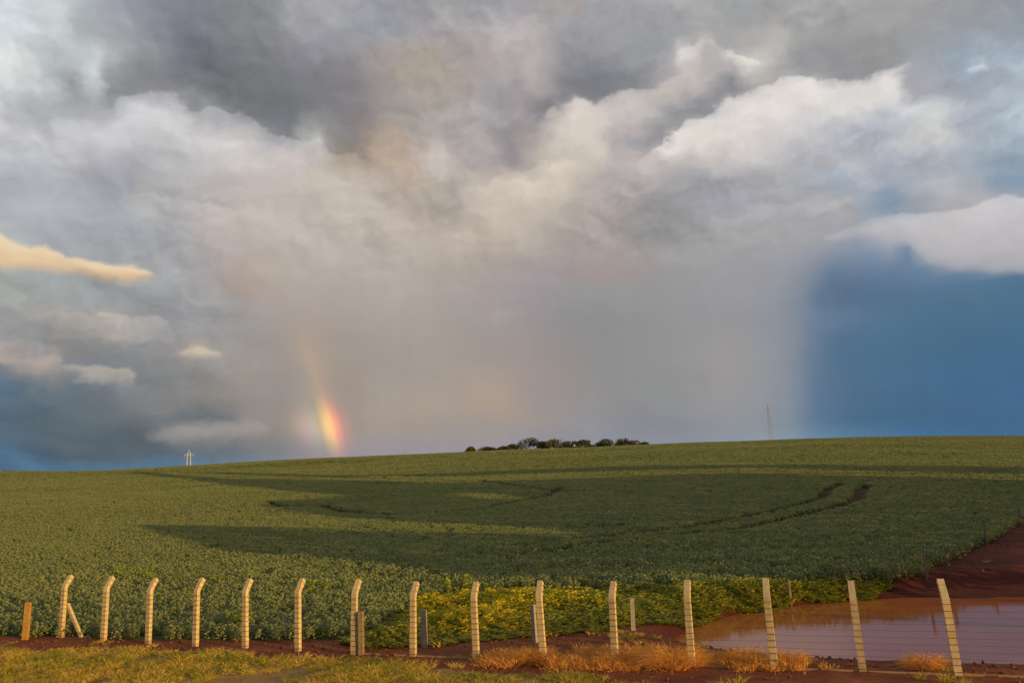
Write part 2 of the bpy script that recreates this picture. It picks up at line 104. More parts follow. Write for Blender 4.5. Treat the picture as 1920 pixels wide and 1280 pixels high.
[180,182,186,181,182,186,182,183,186,183,183,186,184,184,186,185,184,185,185,185,185,186,185,184,186,185,184,185,184,183,180,180,179,170,172,173,162,165,169,163,166,169,164,166,168,163,165,167,164,165,167,165,166,168,166,167,169,168,169,170,167,168,170,165,164,165,162,157,157,164,156,153,171,158,150,177,162,151,181,166,154,180,168,158,180,171,162,179,170,161,178,169,161,177,167,161,178,168,161,179,169,162,180,170,163,181,171,163,181,171,162,180,169,161,179,168,160,179,167,158,177,165,157,175,164,156,173,162,155,171,160,155,169,158,154,167,156,154,165,155,153,163,153,153,162,152,154,161,152,153,162,151,150,163,151,148,163,151,147,163,151,147,162,151,148,160,151,149,159,152,151,157,154,154,158,155,156,158,156,157,159,157,159,161,159,160,162,160,162,162,160,162,161,160,163,161,160,163,160,160,164,161,160,165,159,160,166,157,159,166,154,157,167,152,157,169,172,171,175,183,179,181,186,181,183,186,181,184,186,181,184,186,181,184,187,182,185,195,190,194,198,192,197,196,190,194,187,186,193,166,176,190,152,170,187,143,165,184,139,163,183,140,163,182,143,164,182,148,166,183,151,168,184],
[178,181,185,179,181,186,179,181,186,180,182,186,180,182,186,181,182,186,182,182,186,182,183,186,183,183,186,184,184,186,180,181,183,172,174,177,165,168,172,165,167,172,166,168,172,166,168,171,165,167,170,164,165,168,162,163,166,160,161,164,163,162,164,164,162,164,168,162,162,173,163,161,178,165,159,182,168,159,184,171,160,183,173,163,183,175,166,182,173,165,181,172,164,180,171,163,180,171,163,181,172,164,182,172,164,183,173,164,182,172,163,182,171,162,181,170,161,181,169,160,180,168,159,179,167,158,177,166,157,176,165,156,175,163,156,172,161,155,170,159,154,168,158,154,166,156,154,164,154,153,162,153,151,164,153,150,165,154,149,164,153,149,162,153,150,160,153,150,159,153,152,158,154,154,158,155,156,159,157,158,161,159,160,164,162,162,166,164,164,166,164,165,166,164,166,166,165,167,166,165,168,167,166,169,166,166,169,167,166,169,165,165,170,161,163,170,167,170,177,161,168,179,158,167,180,168,173,182,177,179,184,181,181,185,183,182,187,188,187,193,174,179,190,155,171,187,145,166,185,140,163,183,139,162,182,141,163,182,145,165,183,149,167,183,152,169,184,157,172,186,162,176,189],
[170,173,178,173,177,182,176,179,184,177,180,185,178,181,186,179,181,186,179,181,186,180,181,186,180,182,186,181,182,186,178,180,184,173,175,180,169,171,176,166,168,174,168,171,176,170,172,177,165,167,171,160,162,166,160,161,165,159,160,163,164,163,165,168,165,167,174,168,167,180,170,167,183,172,167,185,174,166,186,175,167,186,177,168,187,179,170,186,177,168,185,176,167,184,175,166,183,174,165,183,174,165,183,174,165,183,174,164,183,173,164,183,173,163,183,172,162,183,172,161,183,171,160,182,171,160,182,170,159,181,170,159,181,169,159,178,167,158,176,165,157,173,163,156,170,161,155,168,158,154,165,156,153,166,156,152,166,156,151,166,156,151,163,154,151,157,151,149,152,148,148,151,149,149,150,149,150,155,154,155,162,161,161,166,165,165,168,166,166,168,167,168,169,168,169,169,168,170,170,169,170,170,169,171,171,170,172,174,172,174,175,172,174,168,168,172,151,163,177,136,156,179,134,155,178,160,169,181,174,177,183,180,181,185,177,180,185,166,175,185,143,164,182,140,163,182,140,163,182,143,164,182,147,166,183,150,168,184,154,170,185,158,173,187,163,177,190,168,181,193,172,185,196],
[162,165,170,163,166,171,165,169,174,168,172,177,172,175,180,174,177,183,176,179,184,177,180,185,178,181,186,179,181,186,178,180,185,176,178,183,172,174,180,168,170,176,170,172,178,172,174,180,164,166,172,157,159,165,159,161,166,162,162,166,168,167,169,173,170,171,180,172,170,185,174,169,186,175,169,186,176,169,187,177,170,188,179,171,188,181,172,188,180,171,187,179,170,187,178,169,186,177,167,186,176,167,185,175,166,185,175,165,185,175,165,186,175,164,186,175,164,186,175,164,187,175,163,187,175,163,186,174,162,186,174,162,185,173,161,184,172,161,181,170,160,178,168,159,176,166,158,173,163,157,170,161,156,169,159,155,169,159,154,168,158,154,163,155,152,153,149,148,144,142,144,143,143,144,143,143,144,151,151,152,161,160,160,165,164,165,165,164,166,166,165,168,168,167,169,169,168,171,169,168,171,170,169,172,173,171,173,176,175,177,176,175,177,169,170,174,155,165,178,145,160,179,146,161,179,162,169,180,172,176,182,179,181,185,173,178,185,163,173,184,148,166,182,148,166,183,149,167,183,152,169,184,155,171,186,160,174,188,164,178,190,169,181,193,173,186,197,182,195,205,187,201,211],
[178,181,185,171,173,178,165,168,173,162,165,170,162,165,170,164,167,172,166,170,175,169,172,178,172,175,180,174,177,182,177,179,184,178,180,185,176,178,183,173,174,180,170,171,177,167,169,175,163,165,171,162,163,169,165,165,169,167,166,169,171,170,172,177,173,173,184,176,172,187,177,171,187,177,171,187,177,170,188,179,171,189,180,172,190,182,173,190,181,172,190,181,172,190,181,171,189,179,170,188,178,168,188,177,167,187,176,166,188,176,166,189,177,167,190,178,167,191,178,167,191,179,167,191,179,167,190,178,166,189,177,165,189,177,165,188,176,165,186,175,164,183,173,163,181,171,162,178,169,161,176,166,159,173,163,158,171,161,157,169,160,156,164,156,153,154,149,149,144,143,145,144,143,145,144,144,145,151,150,152,157,156,158,158,157,161,157,157,162,160,159,165,164,164,168,167,167,170,168,167,171,168,168,171,168,168,172,168,169,174,161,167,175,157,165,176,167,171,180,160,168,180,159,168,180,165,171,180,171,175,183,175,179,185,169,176,185,162,172,184,158,171,185,156,171,185,157,172,187,162,176,189,166,179,191,170,182,194,174,187,198,183,197,207,187,201,211,187,200,209,185,198,207],
[197,199,203,193,195,199,186,189,193,179,182,186,172,175,180,167,170,175,163,166,171,162,165,170,162,166,171,164,167,172,169,172,177,174,177,181,175,177,182,173,174,180,169,170,176,162,164,170,164,165,171,171,172,175,176,175,175,173,172,173,173,171,172,178,174,173,184,177,173,188,179,173,189,180,173,190,181,173,191,182,173,191,182,173,191,183,173,191,183,173,191,182,173,191,182,172,191,181,171,190,179,169,189,178,168,188,176,166,189,176,166,189,177,167,190,177,167,190,178,167,190,178,166,190,177,166,192,180,168,192,179,167,192,180,167,192,180,167,191,179,167,188,177,166,186,175,165,183,172,163,180,169,161,177,166,160,174,164,158,171,161,157,166,157,155,158,152,152,153,148,149,151,149,149,150,149,150,152,151,154,154,153,157,154,154,159,154,154,161,158,158,164,162,162,168,163,164,169,164,164,169,164,165,169,161,164,169,158,162,170,150,161,174,154,164,178,172,174,182,168,172,182,164,170,182,167,172,183,171,175,185,174,178,187,169,176,186,164,174,186,163,174,187,164,176,189,168,181,193,171,184,195,176,189,200,184,198,208,187,201,211,187,200,209,185,197,206,181,191,201,175,184,195],
[198,199,203,199,200,204,199,200,204,197,199,203,194,196,200,188,191,195,182,185,189,176,178,183,170,173,178,166,169,174,167,170,174,170,173,177,171,174,178,169,171,177,167,169,175,162,164,170,161,163,169,168,169,173,180,178,177,177,176,176,175,173,174,179,175,174,184,177,175,188,179,175,191,182,176,193,185,176,194,185,176,193,185,175,192,184,174,191,183,172,191,182,172,191,182,172,191,181,171,190,179,169,189,178,168,187,176,166,185,174,164,184,172,162,182,170,160,180,168,158,178,166,156,176,165,155,190,178,167,192,180,168,194,181,169,195,182,169,194,182,169,193,181,168,191,179,167,187,176,165,183,172,162,180,169,161,177,166,160,173,163,159,168,159,157,163,156,155,159,153,153,155,152,152,150,149,150,152,151,154,153,153,157,153,154,160,155,155,162,158,159,165,162,162,168,163,163,168,164,164,169,164,165,169,163,165,171,162,166,173,161,167,177,169,173,181,178,178,184,174,176,184,169,173,184,172,176,186,180,183,189,187,189,192,173,179,188,170,179,189,166,177,189,173,185,196,180,193,203,186,200,210,187,201,211,187,200,209,185,197,206,181,191,201,175,185,195,172,181,192,171,181,193],
[199,199,203,198,198,202,198,198,202,198,199,203,199,200,204,199,200,204,198,199,203,195,197,201,191,193,198,186,189,193,180,184,188,177,181,186,178,180,184,174,176,181,168,170,176,164,166,171,159,161,166,161,162,167,179,178,178,180,178,178,178,176,176,181,177,176,184,178,177,187,180,177,190,182,177,193,184,177,194,185,177,193,185,175,193,184,174,192,184,173,192,183,173,192,182,172,191,181,171,190,179,169,188,178,168,186,175,165,183,172,162,180,169,158,176,165,155,173,162,152,169,159,149,165,155,146,190,177,166,194,181,169,196,183,171,198,185,172,198,185,172,198,186,172,197,185,172,194,182,170,191,180,169,184,174,165,180,170,164,176,166,163,171,163,161,167,160,159,164,157,157,158,153,153,150,148,149,152,151,154,154,154,158,156,157,162,161,160,165,165,165,169,171,170,174,174,173,176,174,173,176,172,172,175,172,173,178,174,175,180,175,176,181,182,181,184,180,180,185,173,175,184,175,178,186,184,186,191,194,195,196,202,202,199,177,182,191,173,181,191,168,178,190,188,203,213,187,201,210,187,199,208,184,196,205,180,190,200,175,184,195,172,181,192,171,181,193,171,182,194,171,183,195],
[200,200,204,200,200,204,199,199,203,199,199,203,198,198,202,198,198,202,198,199,203,199,199,203,199,200,204,198,200,204,193,196,201,188,193,198,192,193,197,189,188,192,172,173,178,168,169,174,163,164,170,162,163,168,178,177,178,180,178,179,181,178,178,183,179,179,186,180,179,188,180,179,190,181,178,192,182,177,192,182,176,191,182,176,191,183,175,194,185,175,195,187,176,195,186,175,194,185,176,192,182,173,189,179,170,186,175,166,183,171,161,181,168,156,179,167,155,176,165,155,172,161,153,164,154,146,192,180,169,198,185,173,201,189,176,205,192,178,205,193,179,205,193,179,205,193,179,203,191,179,204,192,179,190,180,170,184,174,168,180,171,167,175,167,165,172,164,164,171,163,162,165,159,159,157,154,154,160,157,158,162,160,162,167,165,167,175,172,173,183,179,179,188,185,185,192,189,189,187,185,186,181,180,183,181,180,184,181,180,184,178,179,184,177,178,184,172,175,184,167,171,183,178,181,188,189,191,195,204,204,203,210,210,206,185,189,196,174,181,192,170,179,191,180,192,202,183,194,204,179,189,199,175,184,194,172,181,192,171,181,193,171,182,194,171,183,195,169,182,194,166,178,190],
[203,203,207,202,202,206,201,201,205,200,200,204,200,199,204,199,199,203,199,199,203,199,198,202,198,198,202,198,198,202,199,200,204,198,200,204,201,201,205,199,196,200,180,178,183,175,175,180,171,171,176,169,169,174,174,173,176,176,175,177,181,179,180,185,182,182,188,183,183,190,184,182,191,183,181,193,183,180,192,183,178,192,182,177,191,182,176,194,185,177,197,189,178,196,187,177,194,185,176,191,182,173,188,178,169,185,174,164,184,171,160,183,169,154,183,169,156,182,170,160,178,167,159,167,157,149,193,182,171,200,188,176,203,191,179,205,193,181,206,194,181,206,194,181,207,195,182,209,197,184,210,198,184,195,185,175,189,180,172,185,176,171,181,173,171,181,174,172,184,176,174,180,174,172,175,170,168,173,168,167,174,169,168,182,177,175,191,185,182,198,192,189,201,196,193,203,198,196,197,193,193,191,189,190,188,187,189,184,184,188,179,181,187,177,179,187,176,179,187,175,178,188,182,184,192,186,189,197,211,211,209,211,212,209,192,196,200,172,179,189,170,178,189,173,182,193,173,182,193,172,181,192,171,181,193,171,182,194,171,183,195,169,182,195,166,179,191,163,174,186,159,169,180],
[206,207,210,204,205,208,203,203,207,202,202,206,201,201,205,201,201,205,200,200,204,200,200,204,199,199,203,199,199,203,199,199,202,202,202,205,204,203,206,204,203,206,198,196,199,193,191,195,183,182,187,179,178,182,177,176,180,178,177,179,183,181,182,187,185,185,190,187,186,193,188,187,195,189,187,196,188,185,198,190,185,198,189,184,197,187,182,194,185,179,193,185,177,191,181,172,182,172,160,182,170,160,182,169,158,182,168,157,184,169,155,185,168,153,184,169,155,188,177,167,185,174,166,176,166,158,190,179,170,191,181,173,190,179,172,190,179,170,188,177,170,193,182,174,200,189,178,209,197,184,208,196,183,200,190,178,196,186,176,192,183,177,189,181,178,190,182,180,195,187,185,191,184,181,188,182,178,189,183,179,186,180,176,199,193,187,209,201,196,212,204,200,210,203,200,207,201,199,203,198,197,200,196,196,196,194,195,193,192,194,191,192,195,193,194,197,192,193,198,189,191,197,187,189,197,198,202,208,210,213,213,192,194,194,180,185,192,165,171,181,167,175,186,169,178,189,170,180,192,171,183,194,171,183,195,169,182,195,167,179,191,163,175,187,159,170,181,156,166,177,155,163,173],
[214,217,218,210,212,214,207,208,211,205,206,209,204,204,208,203,203,207,202,202,206,201,201,205,201,201,205,199,199,203,189,189,193,188,188,191,191,191,194,197,197,200,202,200,203,202,200,203,198,196,199,193,192,195,192,191,193,191,190,192,193,191,192,197,194,194,197,193,193,198,193,193,198,193,192,198,192,189,198,192,187,197,190,185,195,187,184,192,183,180,188,179,176,182,172,165,165,153,139,168,154,141,171,155,142,178,161,146,184,166,149,187,168,151,183,167,155,194,184,175,193,182,174,188,177,170,186,176,170,179,170,168,173,164,162,167,158,157,164,156,154,177,167,163,190,180,172,205,194,182,205,195,182,203,194,182,203,194,183,200,192,183,188,180,177,188,180,178,189,180,179,190,183,181,207,201,196,212,205,199,215,208,202,220,213,206,219,212,205,214,207,202,211,204,201,210,204,201,208,203,201,207,203,202,206,203,202,206,204,203,207,206,205,208,207,206,207,205,204,204,202,202,194,195,199,197,198,202,174,173,176,164,166,172,157,162,172,159,167,178,162,172,184,166,177,189,168,181,193,169,182,194,167,179,191,163,175,187,160,170,182,157,166,177,155,163,174,154,161,171,154,160,169],
[223,228,227,221,225,224,216,219,220,212,214,216,209,210,213,206,207,210,205,205,209,204,204,208,203,203,207,200,200,204,180,181,184,169,172,175,170,172,175,172,174,176,181,182,184,181,181,184,203,202,204,203,201,204,201,200,201,200,199,200,201,199,199,203,199,199,203,199,198,203,199,198,203,199,197,202,197,195,187,184,183,173,171,170,170,167,167,188,183,181,188,182,178,170,162,158,153,143,133,156,143,132,164,148,135,178,159,143,184,165,148,186,167,152,181,167,156,195,185,176,195,185,177,192,182,175,184,174,170,174,166,166,167,159,160,157,150,151,152,145,147,169,159,158,185,175,169,202,191,180,208,198,187,205,196,185,205,196,185,201,192,183,170,164,164,161,158,161,157,155,159,155,154,158,155,155,158,208,202,196,216,209,202,216,210,204,211,205,200,210,204,199,214,208,202,217,211,206,218,212,207,218,212,207,218,212,207,217,212,207,215,210,206,212,207,203,210,205,202,210,205,202,212,208,204,212,209,206,158,157,162,157,160,167,154,163,173,154,166,180,177,189,200,162,174,187,164,176,188,163,175,187,160,170,182,157,166,178,155,164,175,154,162,172,154,160,169,154,159,167,154,158,166],
[221,227,228,223,229,228,224,229,228,222,227,226,219,222,222,215,217,218,211,213,215,208,209,212,206,207,210,204,205,208,198,198,202,176,178,181,170,173,176,167,169,172,169,171,173,165,168,170,187,188,190,210,208,210,207,205,207,203,202,203,199,197,198,190,188,189,193,191,191,195,192,191,191,188,188,190,187,186,169,169,170,147,149,152,141,143,147,179,179,177,189,189,184,155,151,151,145,138,136,146,137,131,159,146,135,182,164,148,185,167,151,181,167,155,180,169,161,189,180,172,191,182,175,187,178,174,181,172,170,175,166,166,170,162,163,156,151,152,147,143,144,165,156,155,180,170,166,194,183,175,206,197,187,205,197,187,205,196,186,199,191,182,174,167,165,174,167,166,178,170,169,161,159,162,156,156,160,161,160,162,178,175,175,204,199,195,198,194,191,198,194,191,210,203,198,216,210,204,218,211,206,216,211,206,218,213,208,217,212,207,210,205,201,203,198,195,205,201,197,208,204,200,209,205,201,211,206,202,160,161,166,160,164,170,156,165,176,152,165,179,156,167,179,159,168,179,158,168,179,157,166,178,155,164,175,154,162,172,154,160,170,154,159,168,154,158,166,154,158,166,154,158,166],
[215,222,226,217,224,227,220,227,228,223,229,228,224,229,228,223,228,227,221,225,224,218,221,221,214,217,218,211,212,215,210,210,214,204,205,209,193,196,198,160,163,165,176,179,181,157,159,162,179,180,182,199,198,200,202,201,203,200,198,200,191,190,192,169,170,172,175,175,177,175,175,177,161,161,163,158,158,159,143,145,147,132,135,139,130,132,137,163,164,163,175,176,173,146,144,145,140,136,137,142,135,133,154,143,135,177,161,149,179,164,152,174,164,155,176,167,160,181,173,166,184,176,171,181,173,171,179,170,169,176,168,167,171,164,164,157,152,153,148,144,146,163,154,154,165,158,156,180,173,168,200,192,183,205,197,186,204,195,186,199,191,183,183,175,173,186,178,176,189,181,179,187,180,178,177,173,172,160,159,162,156,156,159,152,153,157,158,159,162,191,187,185,203,198,194,211,205,200,214,208,203,213,207,202,218,212,207,217,212,207,191,188,186,164,163,165,157,157,160,159,159,162,158,158,160,156,156,159,160,163,166,160,164,170,156,164,172,153,162,172,155,163,172,156,163,172,155,163,172,154,162,172,154,160,170,154,159,168,154,158,166,154,158,166,154,158,166,154,158,166,154,158,166],
[213,220,224,213,220,225,214,221,225,216,223,226,219,226,227,222,228,228,223,229,228,224,229,228,223,228,227,218,222,221,212,214,214,203,205,207,192,195,197,158,161,163,186,189,191,139,140,142,148,149,150,162,161,163,171,171,173,175,174,176,168,168,171,151,152,155,157,159,161,156,157,160,136,138,141,129,131,134,120,122,125,121,123,127,122,124,129,135,137,140,145,145,146,139,138,140,139,136,138,142,136,136,149,139,137,163,152,145,166,157,149,166,158,152,169,161,155,173,164,158,176,168,163,176,169,166,177,169,168,178,170,170,171,165,165,158,154,156,153,148,150,162,154,154,146,142,145,180,175,169,191,184,177,203,194,185,201,193,184,198,190,183,196,188,181,193,186,181,190,183,180,187,181,179,185,180,177,184,179,176,174,171,171,161,160,164,157,157,161,154,154,158,149,151,156,179,176,175,196,191,188,192,189,187,189,187,186,175,174,175,160,159,162,155,154,157,156,155,158,155,155,157,156,155,157,159,158,160,160,161,164,160,162,166,157,161,166,156,160,166,155,160,166,155,160,167,154,160,167,154,159,168,154,158,166,154,158,166,154,158,166,154,158,166,154,158,166,154,158,166,154,158,166],
[212,218,222,212,219,223,213,220,224,213,220,225,214,221,225,215,222,226,218,224,227,220,226,228,222,228,228,220,224,224,211,214,213,199,204,203,184,190,190,174,178,180,201,205,206,150,152,153,138,139,140,140,141,143,146,146,148,145,145,148,138,139,142,133,134,137,135,137,139,134,136,139,124,127,130,119,121,125,114,116,119,116,118,122,118,119,124,122,123,128,130,130,133,135,133,136,138,135,138,142,136,138,146,137,138,151,143,142,157,150,147,160,153,148,163,155,150,166,158,151,168,161,156,171,164,161,175,167,166,179,171,171,171,165,166,159,156,158,158,153,155,164,156,156,142,139,143,140,139,143,175,170,166,196,188,180,195,187,180,191,184,178,188,182,176,188,182,177,187,182,176,191,184,178,195,188,181,198,191,184,197,191,186,201,195,191,185,180,179,168,166,168,153,154,158,185,183,181,202,199,194,193,191,188,171,170,171,158,158,160,156,156,158,155,155,158,156,156,158,159,159,160,161,160,161,161,161,161,162,162,163,160,161,163,158,160,163,157,159,163,155,158,162,155,158,163,155,158,164,154,158,165,154,158,166,154,158,166,154,158,166,154,158,166,154,158,166,154,158,166,154,158,166],
[212,218,221,212,218,221,212,218,222,212,219,222,213,219,223,213,220,224,213,221,225,214,221,225,216,223,226,217,223,224,215,219,219,198,204,204,177,183,184,180,184,186,202,207,208,170,173,174,152,153,155,145,146,148,142,143,146,136,137,141,126,127,132,123,124,129,121,122,126,119,121,124,119,121,124,118,120,123,117,119,122,117,119,123,118,119,123,120,121,125,125,125,129,131,129,133,135,132,136,140,135,138,143,136,138,147,141,141,154,147,144,159,152,147,162,154,148,164,156,149,167,159,152,169,161,156,171,162,160,176,169,168,170,165,166,161,158,160,161,156,158,167,159,160,161,154,156,151,147,151,142,141,145,143,143,146,142,142,146,139,139,144,139,139,144,141,142,146,140,142,148,156,155,158,173,169,170,190,184,182,202,196,192,203,196,192,189,183,181,185,180,179,187,184,182,222,218,210,217,214,206,195,193,188,166,165,166,157,156,159,160,159,161,162,161,163,162,162,163,162,162,163,163,162,163,163,162,162,163,162,162,161,161,163,159,160,162,157,158,161,156,157,160,155,157,161,155,157,163,154,158,165,154,158,166,154,158,166,154,158,166,154,158,166,154,158,166,154,158,166,154,158,166],
[212,218,221,212,218,221,212,218,221,212,218,221,212,218,221,212,219,222,212,219,223,213,220,224,213,220,225,212,219,223,211,217,220,204,209,210,190,195,196,177,181,183,188,193,195,174,177,178,159,161,163,150,152,155,142,144,148,135,135,141,126,126,133,121,121,128,118,119,125,116,118,122,118,120,123,118,120,123,120,121,125,121,122,126,121,122,126,122,123,127,126,125,130,130,128,133,134,131,136,138,134,137,142,137,138,148,141,140,155,147,143,162,153,147,164,155,148,166,157,149,168,160,150,168,159,151,167,156,153,172,164,163,170,164,164,164,160,161,164,159,161,170,163,164,177,168,168,166,160,161,145,144,149,136,137,142,135,136,142,134,135,141,134,136,142,136,138,143,139,141,146,152,153,157,162,162,165,185,182,181,208,201,197,199,193,189,184,179,177,185,180,179,209,204,200,215,211,204,207,204,198,193,189,185,170,169,168,173,171,170,168,167,167,163,163,164,163,163,164,163,163,164,164,163,163,164,163,163,164,163,163,162,162,162,160,160,161,158,158,160,156,157,159,155,157,161,155,157,163,154,158,165,154,158,166,154,158,166,154,158,166,154,158,166,154,158,166,154,158,166,154,158,166],
[212,218,221,212,218,221,212,218,221,212,218,221,212,218,221,212,218,221,212,218,221,212,219,222,212,219,223,211,217,221,210,216,219,206,211,213,198,202,204,179,184,187,174,178,181,168,171,174,160,162,166,151,152,157,141,142,149,133,134,141,125,126,134,120,120,129,119,120,127,118,119,124,120,121,125,121,123,126,124,125,128,126,127,131,128,128,133,129,129,134,130,129,134,133,130,135,135,132,137,141,136,139,146,139,140,151,144,142,159,150,145,166,156,148,167,158,149,169,159,149,170,160,149,168,158,150,166,155,151,170,161,160,170,163,163,170,164,164,171,165,166,175,168,168,181,172,172,171,164,165,152,150,154,139,139,145,139,140,145,139,140,145,140,141,146,143,144,149,149,151,155,153,155,159,154,156,161,178,177,177,208,202,198,202,197,194,179,175,174,179,175,175,181,178,177,187,184,181,189,186,182,186,182,178,174,172,170,165,164,165,184,181,179,165,164,165,164,163,164,165,164,164,165,164,164,165,164,164,165,164,164,162,162,163,160,160,161,158,158,160,156,157,159,155,157,161,155,157,163,154,158,165,154,158,166,154,158,166,154,158,166,154,158,166,154,158,166,154,158,166,154,158,166],
[212,218,221,212,218,221,212,218,221,212,218,221,212,218,221,212,218,221,212,218,221,212,218,221,212,218,221,210,215,219,207,213,216,205,210,212,200,204,206,180,185,188,167,172,175,164,167,172,160,162,167,151,152,159,141,142,151,134,134,144,126,126,137,122,122,132,121,122,130,120,121,127,123,123,128,125,126,129,128,129,133,132,132,137,136,135,141,138,137,143,138,136,141,138,135,140,138,135,140,145,139,142,151,144,144,158,149,146,165,155,149,172,161,152,173,162,151,173,161,150,173,161,149,169,159,151,166,156,153,168,159,156,171,162,161,176,168,168,180,172,172,181,172,172,182,174,173,173,166,168,158,155,159,147,147,152,144,144,149,143,144,149,147,147,152,150,151,156,153,154,158,154,156,160,155,157,161,169,169,171,203,199,196,186,183,181,192,188,185,172,171,171,171,170,170,173,172,171,177,174,172,180,176,173,173,171,170,170,169,169,169,168,168,167,166,166,165,164,165,166,164,165,166,164,165,165,164,164,165,164,164,163,162,163,161,161,161,158,159,160,156,157,159,156,157,161,155,157,162,154,158,164,154,158,166,154,158,166,154,158,166,154,158,166,154,158,166,154,158,166,154,158,166],
[212,218,221,212,218,221,212,218,221,212,218,221,212,218,221,212,218,221,212,218,221,212,218,221,212,218,221,209,215,218,206,211,214,203,208,211,200,205,208,180,185,189,166,170,175,162,166,171,158,161,167,150,151,159,140,140,151,134,134,145,128,128,139,125,125,135,125,126,134,125,126,132,127,128,132,129,130,132,134,134,137,139,139,143,143,143,148,145,144,150,145,144,150,145,143,148,144,142,146,149,145,147,154,148,149,160,152,150,166,157,152,173,163,155,174,163,154,174,163,152,174,162,151,169,159,153,166,158,155,168,159,156,173,163,162,180,171,170,185,176,176,184,175,175,182,174,174,173,167,168,160,157,161,152,151,156,152,152,157,152,152,157,153,153,158,154,154,159,156,157,161,157,158,163,159,160,164,163,164,166,165,166,167,165,166,167,168,168,168,169,169,169,168,168,169,168,168,168,170,168,168,171,169,169,170,169,170,173,173,172,173,172,172,169,167,168,166,164,165,166,164,165,166,164,165,165,164,164,165,164,164,163,163,163,161,161,162,159,159,160,156,157,159,156,157,160,155,157,162,155,158,164,154,158,166,154,158,166,154,158,166,154,158,166,154,158,166,154,158,166,154,158,166],
[212,218,221,212,218,221,212,218,221,212,218,221,212,218,221,212,218,221,212,218,221,212,218,221,212,218,221,209,215,218,206,211,214,203,208,211,199,204,207,180,184,189,166,170,176,161,163,171,155,157,166,147,148,158,138,138,149,133,133,145,129,129,141,127,127,137,128,129,136,129,130,135,130,131,135,132,133,135,138,139,142,145,146,150,151,151,156,153,153,158,155,154,160,154,153,159,152,152,157,153,152,157,155,153,156,157,155,157,162,157,157,167,161,159,169,162,158,171,162,157,170,161,155,167,159,156,167,158,157,170,162,161,177,168,167,185,177,177,187,178,177,186,177,176,179,172,172,171,166,166,162,159,161,156,155,159,154,154,158,155,155,159,156,156,161,158,158,162,159,159,163,159,160,164,162,162,165,163,164,166,164,164,166,167,167,168,172,172,171,171,171,171,168,169,170,166,167,168,165,165,167,163,163,166,168,167,169,174,173,173,174,173,172,170,168,168,166,164,165,166,164,165,166,164,165,165,164,164,165,164,164,163,163,163,161,161,162,159,159,161,157,157,159,156,157,160,155,157,162,155,158,164,154,158,166,154,158,166,154,158,166,154,158,166,154,158,166,154,158,166,154,158,166],
[212,218,221,212,218,221,212,218,221,212,218,221,212,218,221,212,218,221,212,218,221,212,218,221,212,218,221,209,214,217,206,211,214,203,208,211,198,203,206,179,183,187,166,170,175,160,163,170,154,156,165,145,146,156,136,137,147,133,133,145,130,130,142,129,129,140,130,131,138,131,132,137,133,134,137,135,136,138,142,142,145,149,150,154,156,156,161,158,158,163,161,161,166,160,160,166,158,159,165,157,158,164,156,157,163,155,156,162,156,157,162,160,158,162,163,160,162,166,161,162,166,160,160,165,158,159,166,159,160,172,164,165,179,172,172,185,178,177,186,177,177,185,176,176,177,170,170,169,165,165,164,161,162,160,158,161,158,156,160,158,158,161,159,159,163,160,160,164,161,161,165,161,162,165,164,164,167,166,166,168,168,168,170,172,172,172,177,177,176,175,175,174,169,170,171,164,166,168,164,165,167,162,163,166,167,167,168,173,172,172,175,174,173,170,169,169,166,164,165,166,164,165,166,164,165,165,164,164,165,164,164,164,163,163,162,161,162,159,160,161,157,158,159,156,157,160,155,157,162,155,158,163,154,158,165,154,158,166,154,158,166,154,158,166,154,158,166,154,158,166,154,158,166],
[212,218,221,212,218,221,212,218,221,212,218,221,212,218,221,212,218,221,212,218,221,212,218,221,212,218,221,208,214,217,205,211,214,202,208,211,197,202,205,178,182,186,166,169,175,160,162,170,154,156,165,145,146,156,136,136,147,133,133,144,131,131,143,131,131,141,132,132,140,133,134,138,135,136,139,136,137,140,144,145,148,152,153,157,159,159,163,161,161,165,163,163,167,172,172,175,168,169,172,158,159,165,156,158,164,154,156,163,154,156,162,156,156,162,159,157,162,161,158,162,163,159,162,164,159,161,165,160,161,170,164,165,173,168,169,179,173,174,178,172,173,178,172,173,173,168,168,168,165,165,166,163,162,165,162,161,164,160,160,162,161,163,161,161,165,162,162,165,162,162,166,162,163,166,165,165,168,169,168,170,172,172,172,175,175,175,179,178,177,176,176,175,170,171,171,164,167,168,164,165,167,163,163,166,166,166,168,172,172,172,176,174,174,171,169,169,166,164,165,166,164,165,166,164,165,165,164,164,165,164,164,164,163,163,162,162,162,160,160,161,157,158,160,156,157,159,155,157,161,155,157,163,154,158,165,154,158,166,154,158,166,154,158,166,154,158,166,154,158,166,154,158,166],
[212,218,221,212,218,221,212,218,221,212,218,221,212,218,221,212,218,221,212,218,221,212,218,221,212,218,221,208,214,217,205,210,213,202,207,210,195,200,204,176,181,185,165,169,175,159,162,170,153,155,164,144,145,155,135,136,146,133,133,144,131,131,143,131,131,141,132,132,140,133,134,138,135,136,140,137,138,141,145,146,149,154,155,158,161,161,165,163,162,166,164,163,168,166,166,170,168,168,172,159,159,164,157,157,163,155,155,162,154,154,160,154,154,159,154,154,159,155,154,158,159,157,160,164,160,162,163,160,162,165,162,164,166,163,166,167,164,167,166,164,167,168,164,167,167,164,166,168,165,165,169,165,163,170,164,161,171,164,159,166,164,164,163,163,166,163,163,166,163,163,166,163,163,166,165,165,168,169,168,170,172,171,172,175,174,174,178,177,177,177,176,175,171,171,172,165,167,168,164,165,167,163,163,166,165,165,168,171,171,171,176,175,174,171,170,170,167,165,166,166,164,165,166,164,165,165,164,164,165,164,164,164,164,164,162,162,162,160,160,161,158,158,160,156,157,159,155,157,161,155,157,163,154,158,165,154,158,166,154,158,166,154,158,166,154,158,166,154,158,166,154,158,166],
